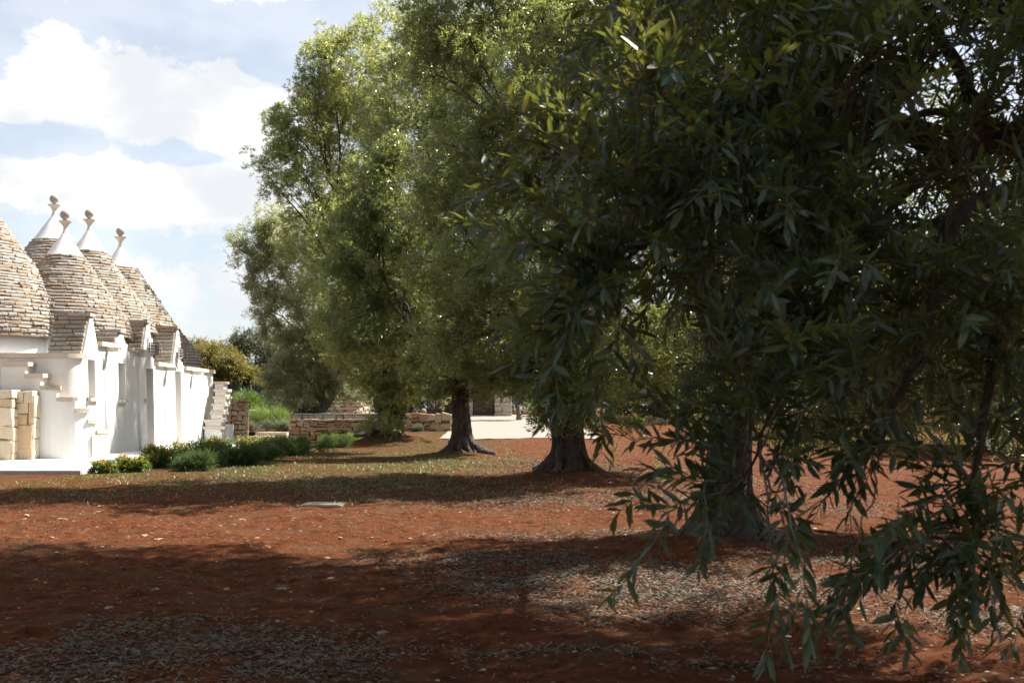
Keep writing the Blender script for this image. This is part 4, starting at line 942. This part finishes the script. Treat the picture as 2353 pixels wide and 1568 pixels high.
# trees behind the house and the net fence
def bg_tree(name, label, loc, r, h, n, mat, seed, group, LL=.12, LW=.04, cat='tree'):
    n = int(n*.3); rng = np.random.default_rng(seed); x, y, z = loc
    return olive_tree(name, label, loc, .16, h*.25, [(np.array([x + rng.normal(0, r*.42), y + rng.normal(0, r*.42), z + h*rng.uniform(.30, .86)]), r*rng.uniform(.34, .5)) for _ in range(13)], n, 4, LL, LW, mat, seed, flare=.2, nl=3, shoot=.4, twigs=2, group=group, cat=cat, seg=16, rows=8, upb=.7)
gp = 'dark evergreen trees behind the net fence'
bg_tree('evergreen_tree', 'dark pointed evergreen just left of the pale olive, tallest of the dark trees', (*at(590, 70), .9), 2.0, 5.6, 2400, M['leaf_dark'], 51, gp)
bg_tree('evergreen_tree', 'dark bushy evergreen between the yellow tree and the tallest dark one', (*at(535, 72), .9), 1.8, 5.0, 2200, M['leaf_dark'], 52, gp)
bg_tree('evergreen_tree', 'dark low evergreen peeping over the yellow tree', (*at(487, 76), .9), 1.6, 4.8, 1500, M['leaf_dark'], 53, gp)
bg_tree('evergreen_tree', 'dark evergreen half hidden behind the pale olive crown', (*at(655, 68), .9), 2.2, 5.0, 2200, M['leaf_dark'], 54, gp)
bg_tree('evergreen_tree', 'dark tree tip showing behind the small end cone', (*at(424, 74), .9), 1.1, 5.3, 1000, M['leaf_dark'], 55, gp)
bg_tree('yellow_tree', 'round yellow leaved shrub tree beside the far end of the white house', (*at(492, 64.5), .9), 1.75, 4.1, 2200, M['leaf_yellow'], 56, 'yellow shrub trees over the net fence', .15, .06)
bg_tree('yellow_tree', 'low yellow green shrub tree right over the net fence', (*at(560, 64.5), .9), 1.4, 2.9, 1500, M['leaf_yellow'], 57, 'yellow shrub trees over the net fence', .15, .06)

def far_wood():
    rng = np.random.default_rng(88); n = 16000; x = rng.uniform(-16, 75, n); y = 108 + rng.uniform(0, 7, n); top = 3.4 + 1.3*np.sin(x*.35) + .8*np.sin(x*.9+1); z = .5 + top*rng.uniform(0, 1, n)
    V = leaf_verts(np.stack([x, y, z], 1), rng.normal(0, 1, (n, 3)), rng.normal(0, 1, (n, 3)), rng.uniform(.3, .6, n), rng.uniform(.12, .25, n), False)
    tag(link('far_wood', fast_mesh('far_wood', V, QT, n, 4, M['leaf_dark'], (0, 0, 0), rng.uniform(0, .999, n))), 'dark far off wood closing the view behind the grove', 'wood', kind='stuff')
far_wood()

# ------------------------------------------------------------------ shrubs and bedding plants
def shrub(name, label, x, y, z, rx, ry, h, n, k, LL, LW, mat, seed, group=None, cat='shrub', shoot=.18, upb=.8, flowers=0, lumps=5, ang=(30, 62), droop=.1):
    rng = np.random.default_rng(seed); root = thing(name, (x, y, z), label, cat, group)
    lob = []
    for i in range(lumps):
        a = rng.uniform(0, 6.28); q = math.sqrt(rng.uniform(0, .7)); lob.append((np.array([x + rx*q*math.cos(a)*.8, y + ry*q*math.sin(a)*.8, z + h*rng.uniform(.25, .62)]), rng.uniform(.8, 1.1)*min(rx, h)*.55))
    B, D, hubs = crown_shoots(lob, n, rng, .2, .3, upb); B[:, 2] = np.maximum(B[:, 2], z + .01)
    d = shoot_leaves(B, D, rng.uniform(.6, 1.3, len(B))*shoot, k, LL, LW, rng, droop=droop, ang=ang); d[0][:, 2] = np.maximum(d[0][:, 2], z+.005); V = leaf_verts(*d, False)
    link('foliage', fast_mesh('foliage', V, QT, len(V), 4, mat, (x, y, z), rng.uniform(0, .999, len(V))), root)['kind'] = 'stuff'
    st = MB()
    for c, r in lob:
        st.tube(limb_path((x, y, z-.03), c, rng, .2, 5), np.linspace(.02, .008, 5), 5)
    st.build('stems', M['twig'], root, kind='stuff')
    if flowers:
        top = B[np.argsort(-(B[:, 2] + .3*(y-B[:, 1])))[:max(flowers*3, 1)]]; fb = top[rng.choice(len(top), flowers)] + np.array([0, 0, shoot*.5]) + rng.normal(0, .02, (flowers, 3))
        fb = np.repeat(fb, 4, 0); dd = nrm(rng.normal(0, 1, fb.shape) + np.array([0, -.3, .4])); V = leaf_verts(fb, dd, rng.normal(0, 1, fb.shape), np.full(len(fb), .036), np.full(len(fb), .032), False)
        link('blossom', fast_mesh('blossom', V, QT, len(V), 4, M['petal'], (x, y, z), rng.uniform(0, .999, len(V))), root)['kind'] = 'stuff'
    return root
def gpt(dx, dy, z=0.0):
    D = F*(HC-z)/(dy-HY); return (dx-CX)*D/F, D
lg, rgp = 'orange flowered lantana along the terrace', 'rosemary bushes along the terrace'
for (dx, dy, w, h, n, fl, lb) in ((247,1082,36,24,520,150,'small orange flowered lantana at the corner of the pale terrace'), (300,1079,46,38,900,260,'bright orange flowered lantana, second from the terrace corner'), (368,1070,50,52,1200,230,'tall orange flowered lantana left of the first rosemary'),
                                  (418,1058,36,52,700,50,'green lantana with few flowers wedged beside the first rosemary'), (505,1040,46,44,900,160,'lantana with yellow blooms showing over the upright rosemary'), (570,1036,46,44,900,150,'lantana with yellow blooms behind the dark rosemary, before the far stair'), (645,1026,52,36,800,160,'yellow blooming lantana in front of the low steps')):
    x, y = gpt(dx, dy); s = y/F; shrub('lantana_shrub', lb, x, y, 0, w*s, w*s*.8, h*s*.62, n, 4, .045, .030, M['leaf_bush'], int(dx), lg, 'flowering shrub', .13, flowers=fl, lumps=8)
for (dx, dy, w, h, n, lb) in ((450,1077,58,46,1500,'grey green rosemary sprawling at the front, nearest the lantana'), (480,1064,56,66,1600,'upright rosemary behind the sprawling one'), (545,1067,66,62,1900,'dark rosemary mound in the middle of the border'), (605,1057,60,56,1700,'rosemary mound right of the dark one'),
                              (660,1047,58,54,1600,'low rosemary before the golden wall end'), (712,1039,58,52,1600,'dark rosemary under the golden wall'), (768,1027,58,38,1200,'bright green low bush at the foot of the golden wall'), (820,1018,42,28,800,'last small bright bush of the border, below the dark olive')):
    x, y = gpt(dx, dy); s = y/F; shrub('rosemary_bush', lb, x, y, 0, w*s, w*s*.8, h*s*.56, n, 6, .055, .013, M['leaf_rosemary'] if dx < 740 else M['leaf_fennel'], int(dx)+1, rgp, 'shrub', .2, ang=(25, 50), lumps=8)
for i, (dx, w, h, lb) in enumerate(((578, 15, 17, 'grey lavender ball by the pinkish wall'), (612, 17, 20, 'grey lavender ball, second from the pinkish wall'), (640, 15, 15, 'small grey lavender ball in the middle of the bed'), (648, 18, 20, 'large grey lavender ball before the grasses'), (662, 10, 10, 'tiny grey lavender ball by the golden wall end'))):
    D = 39.6; s = D/F; x = (dx-CX)*s; shrub('lavender_bush', lb, x, D, .40, w*s*1.1, w*s, h*s*1.5, 420, 5, .05, .012, M['leaf_lavender'], 300+i, 'lavender balls in the raised bed', 'shrub', .10, lumps=6)
for i, (dx, w, lb) in enumerate(((588, 26, 'feathery green plant behind the lavender at the left of the bed'), (622, 26, 'feathery green plant in the middle of the bed'), (655, 22, 'feathery green plant beside the golden wall end'))):
    D = 42.0; s = D/F; x = (dx-CX)*s; shrub('feathery_plant', lb, x, D, .40, w*s, w*s*.8, 34*s*1.4, 420, 6, .09, .012, M['leaf_fennel'], 320+i, 'feathery plants in the raised bed', 'plant', .40, upb=1.6, ang=(15, 35))
for i, (dx, D, w, h, lb, mt) in enumerate(((575, 53, 38, 42, 'glossy green oleander in front of the net fence', 'leaf_bush'), (532, 55, 25, 45, 'oleander sprig rising behind the far stair', 'leaf_bush'), (645, 54, 48, 46, 'dark oleander in the shade of the pale olive', 'leaf_dark'), (700, 55, 45, 40, 'dark oleander beside the round stone hut', 'leaf_dark'))):
    s = D/F; x = (dx-CX)*s; shrub('oleander_bush', lb, x, D, .95, w*s, w*s, h*s, 700, 5, .13, .032, M[mt], 340+i, 'oleanders before the net fence', 'shrub', .4)
for i, (dx, dy, w, h, lb, mt) in enumerate(((1003, 996, 22, 20, 'round grey green santolina in front of the ochre crazy wall', 'leaf_lavender'), (962, 998, 8, 12, 'tiny grey santolina left of the round one', 'leaf_lavender'), (1368, 994, 26, 24, 'lime green bush lit by the sun behind the third trunk', 'leaf_fennel'), (1462, 992, 14, 16, 'small lime green bush right of the sunlit bush', 'leaf_fennel'), (872, 1000, 26, 50, 'pale green bush behind the dark hanging olive', 'leaf_bush'),
                                         (1930, 985, 22, 26, 'fresh green bush beside the stout back trunk', 'leaf_fennel'), (1225, 972, 26, 40, 'green bush right of the young court tree', 'leaf_bush'), (1262, 970, 26, 40, 'dark green bush behind the court, by the third trunk', 'leaf_bush'))):
    x, y = gpt(dx, dy, .05) if dy > 975 else at(dx, 70); z = gz1(x, y); s = y/F; shrub('garden_bush', lb, x, y, z, w*s, w*s, h*s*1.2, 420, 5, .07*max(1, y/45), .016*max(1, y/35), M[mt], 360+i, None, 'shrub', .2)

# ------------------------------------------------------------------ small things
def small_things():
    rng = np.random.default_rng(91)
    x0, D = at(700, 13.6)[0], 13.5; z = gz1(-2.3, 13.5) + .02
    root = thing('drain_cover', (-2.35, 13.55, z), 'square pale stone drain cover lying in the shaded grass', 'drain cover')
    b = MB(); b.box(-2.62, -2.10, 13.3, 13.8, z-.05, z-.004); b.build('frame', M['drain'], root)
    b = MB(); b.box(-2.58, -2.14, 13.34, 13.76, z-.0035, z+.006); b.build('lid', M['drain'], root)
    x, y = at(2254, 26.0); z = gz1(x, y)
    root = thing('sign_board', (x, y, z), 'low white blank board on a thin post in the far sunlit ground', 'sign')
    b = MB(); b.box(x-.22, x+.22, y, y+.025, z+.24, z+.62); b.build('board', M['signwhite'], root)
    b = MB(); b.box(x-.02, x+.02, y+.026, y+.06, z-.1, z+.74); b.build('post', M['signwhite'], root)
    for dx, dy, r, lb in ((974, 1097, .07, 'small dark clod of earth at the edge of the sun strip, before the second trunk'), (1097, 1113, .13, 'dark mound of turned earth left of the third trunk')):
        x, y = gpt(dx, dy); z = gz1(x, y); b = MB()
        b.lathe(x, y, [(r*1.1, z-.03), (r*1.0, z+r*.25), (r*.7, z+r*.6), (r*.3, z+r*.8), (.005, z+r*.85)], 12)
        b.v = [(a+rng.normal(0, r*.12), c+rng.normal(0, r*.12), d+rng.normal(0, r*.08)) for a, c, d in b.v]; tag(b.build('soil_clod', M['soil_dark']), lb, 'clod')
small_things()
def saplings():
    for i, (dx, dy, h, n, lb) in enumerate(((1398, 1092, .62, 16, 'thin leafy sucker shoot right of the third trunk foot'), (1175, 1065, .5, 12, 'thin leafy sucker shoot left of the third trunk'), (1512, 1120, .55, 20, 'dark little sapling between the third and fourth trunks'))):
        rng = np.random.default_rng(500+i); x, y = gpt(dx, dy); z = gz1(x, y); root = thing('sapling', (x, y, z), lb, 'sapling')
        st = MB(); Bs = []; Ds = []
        for k in range(n//3):
            e = np.array([x + rng.normal(0, .12), y + rng.normal(0, .12), z + h*rng.uniform(.6, 1.1)]); p = limb_path((x, y, z-.02), e, rng, .1, 6); st.tube(p, np.linspace(.007, .002, 6), 4)
            for q in range(1, 6): Bs.append(p[q]); Ds.append(p[q]-p[q-1] + rng.normal(0, .05, 3))
        st.build('stem', M['twig'], root); Bs = np.array(Bs); d = shoot_leaves(Bs, np.array(Ds), np.full(len(Bs), .12), 3, .055, .016, rng); V = leaf_verts(*d, False)
        link('foliage', fast_mesh('foliage', V, QT, len(V), 4, M['leaf'], (x, y, z), rng.uniform(0, .999, len(V))), root)['kind'] = 'stuff'
saplings()

# ------------------------------------------------------------------ litter, pebbles, weeds
def litter():
    rng = np.random.default_rng(61); P = []
    # heaps of grey dry leaves: x, y, half sizes, how many
    for cx, cy_, rx, ry, n in ((-1.9, 5.2, 1.15, .75, 7500), (-.95, 5.1, .45, .5, 1800), (.35, 7.7, 1.0, 1.0, 7500), (1.0, 7.0, .9, .75, 5500), (1.8, 7.4, 1.0, .9, 4500), (.9, 10.2, 1.5, .28, 2500), (-.3, 8.7, .8, .35, 1800), (2.6, 8.6, 1.0, .5, 2500), (-1.0, 14.6, 2.2, 1.3, 4200), (.4, 14.2, 1.3, 1.0, 2800),
                               (-2.2, 17.5, 2.4, 1.6, 3200), (2.2, 14.5, 1.0, 1.6, 3000), (2.7, 6.2, .8, .6, 2000), (.2, 5.4, .7, .12, 500), (1.1, 5.1, .5, .12, 450), (-3.6, 18.8, 2.2, 1.0, 1500), (1.5, 21.5, 2, 2.5, 2500), (4.0, 13, 1.2, 2, 2200), (3.4, 18, 1.4, 3, 2500), (.3, 24, 3, 3, 2500)):
        n = int(n*1.35); a = rng.uniform(0, 6.28, n); q = (rng.uniform(0, 1, n)**.62*(1 + .30*np.sin(3*a+cx) + .2*np.sin(5*a+cy_) + .12*np.sin(9*a+2*cx)) + rng.normal(0, .10, n))*1.12; P.append(np.stack([cx + rx*q*np.cos(a), cy_ + ry*q*np.sin(a)], 1))
    n = 26000; P.append(np.stack([rng.uniform(-7.5, 5, n), 4.2 + 13*rng.uniform(0, 1, n)**1.4], 1)); n = 22000; P.append(np.stack([rng.uniform(-8, 13, n), rng.uniform(11, 42, n)], 1))
    P = np.concatenate(P); P = P[~((P[:, 0] < -7.3) & (P[:, 1] > 20.3))]; n = len(P); z = gz(P[:, 0], P[:, 1]) + rng.uniform(.002, .016, n)
    az = rng.uniform(0, 6.28, n); d = np.stack([np.cos(az), np.sin(az), rng.normal(0, .22, n)], 1); nn = rng.normal(0, .5, (n, 3)) + np.array([0, 0, 1.])
    L = (.012 + .042*rng.uniform(0, 1, n)**.8)*np.clip(P[:, 1]/12, 1, 1.8); V = leaf_verts(np.concatenate([P, z[:, None]], 1), d, nn, L, L*rng.uniform(.13, .30, n), False)
    tag(link('fallen_leaves', fast_mesh('fallen_leaves', V, QT, n, 4, M['litter'], (0, 0, 0), rng.uniform(0, .999, n))), 'dry grey olive leaves strewn in drifts over the red earth', 'fallen leaves', kind='stuff')
    # pale pebbles
    n = 3200; X = rng.uniform(-7.8, 4.6, n); Y = 4.4 + 14*rng.uniform(0, 1, n)**1.3; keep = ~((X < -7.6) & (Y > 20)); X, Y = X[keep], Y[keep]; n = len(X)
    s = .003 + .016*rng.uniform(0, 1, n)**8 + .004*rng.uniform(0, 1, n); b = np.array([[1,0,0],[.6,.7,.05],[-.3,.9,0],[-1,.1,.05],[-.5,-.8,0],[.5,-.9,.05],[.1,.1,.55],[-.2,-.1,.5]])
    az = rng.uniform(0, 6.28, n); c, sn = np.cos(az), np.sin(az); V = b[None]*(s[:, None, None])*rng.uniform(.7, 1.3, (n, 8, 1)); V = np.stack([V[..., 0]*c[:, None]*1.5 - V[..., 1]*sn[:, None], V[..., 0]*sn[:, None]*1.5 + V[..., 1]*c[:, None], V[..., 2]], -1)
    V = V + np.stack([X, Y, gz(X, Y)+.0005], -1)[:, None]
    tag(link('pebbles', fast_mesh('pebbles', V, [(0,1,6),(1,2,6),(2,3,7),(2,7,6),(3,4,7),(4,5,7),(5,0,6),(5,6,7)], n, 8, M['pebble'], (0, 0, 0), rng.uniform(0, 1, n))), 'small pale limestone pebbles scattered over the red earth', 'pebbles', kind='stuff')
    # thin weeds
    n = 26000; X = rng.uniform(-8.0, 2.5, n); Y = rng.uniform(13, 30, n); k = np.array([mnoise.noise(Vector((a*.5, c*.4, 3.3))) for a, c in zip(X, Y)]); dens = np.clip((Y-12)/7, 0, 1)*np.clip((1.2-X)/2.5, 0.08, 1)*np.clip(k*1.6+.55, .05, 1)
    keep = (rng.uniform(0, 1, n) < dens) & ~((X < -5.9 - .0*(Y-20)) & (Y > 20.2)); X, Y = X[keep], Y[keep]; n = len(X)
    az = rng.uniform(0, 6.28, n); d = np.stack([np.cos(az)*.7, np.sin(az)*.7, rng.uniform(.35, 1.1, n)], 1); L = rng.uniform(.03, .085, n)
    V = leaf_verts(np.stack([X, Y, gz(X, Y)], 1), d, rng.normal(0, 1, (n, 3)), L, L*.2, False)
    tag(link('grass', fast_mesh('grass', V, QT, n, 4, M['grass'], (0, 0, 0), rng.uniform(0, .999, n))), 'sparse yellow green weeds between the grove and the terrace', 'grass', kind='stuff')
    n = 9000; X = rng.uniform(8, 26, n); Y = rng.uniform(30, 62, n); d = np.stack([rng.normal(0, .4, n), rng.normal(0, .4, n), np.ones(n)], 1); V = leaf_verts(np.stack([X, Y, gz(X, Y)], 1), d, rng.normal(0, 1, (n, 3)), rng.uniform(.1, .25, n), np.full(n, .03), False)
    tag(link('grass', fast_mesh('grass', V, QT, n, 4, M['grass'], (0, 0, 0), rng.uniform(0, .5, n))), 'sunlit green grass under the trees in the back of the grove', 'grass', kind='stuff')
litter()
def loose_stones():
    rng = np.random.default_rng(66)
    WHERE = ['largest pale stone in the sunny red strip', 'small pale stone touching the largest one in the sunny strip', 'pale stone just right of the largest one in the sunny strip', 'pale flat stone at the upper edge of the sunny strip', 'long pale stone on the sunny red earth far left', 'pale stone beside the long one far left in the sun', 'grey pale stone under the drain cover, in the sun', 'small pale stone left of the grey one below the drain cover', 'pale stone directly below the drain cover', 'pale chip at the left edge of the sunny strip', 'pale chip near the tip of the middle tree shadow', 'pale stone at the lower edge of the sunny strip', 'small pale chip in the middle of the sunny strip', 'pale chip by the lower left shadow edge', 'pale stone between the grey leaf drifts in the shade', 'pale stone in the dark band right of the near drift', 'small pale stone in the middle of the dark band', 'pale chip in the dark band below the third trunk', 'pale stone in the dark band above the near drift', 'round pale stone lying in the near grey drift', 'round pale stone right of its twin in the near drift', 'pale stone on the edge of the dark band']
    for wh, (dx, dy, r) in zip(WHERE, ((330,1232,.045),(345,1225,.03),(365,1240,.04),(300,1210,.035),(140,1190,.05),(170,1195,.04),(555,1193,.045),(505,1205,.03),(680,1195,.04),(60,1182,.035),(225,1175,.03),(470,1236,.03),(520,1222,.028),(115,1235,.03),(875,1448,.03),(650,1350,.032),(520,1345,.028),(760,1330,.03),(250,1400,.03),(655,1535,.04),(710,1530,.035),(610,1255,.03))):
        x, y = gpt(dx, dy); z = gz1(x, y); b = MB(); b.lathe(x, y, [(r*.9, z-.02), (r, z+r*.05), (r*.7, z+r*.26), (r*.1, z+r*.32)], 9)
        st = rng.uniform(.6, 1.5); a = rng.uniform(0, 3)
        b.v = [(x + ((p-x)*math.cos(a)*st - (q-y)*math.sin(a)/st) + rng.normal(0, r*.13), y + ((p-x)*math.sin(a)*st + (q-y)*math.cos(a)/st) + rng.normal(0, r*.13), w + rng.normal(0, r*.06)) for p, q, w in b.v]
        tag(b.build('loose_stone', M['pebble'], rnd=float(rng.uniform(.5, 1)), own=True), wh, 'stone', 'loose stones on the red earth')
loose_stones()
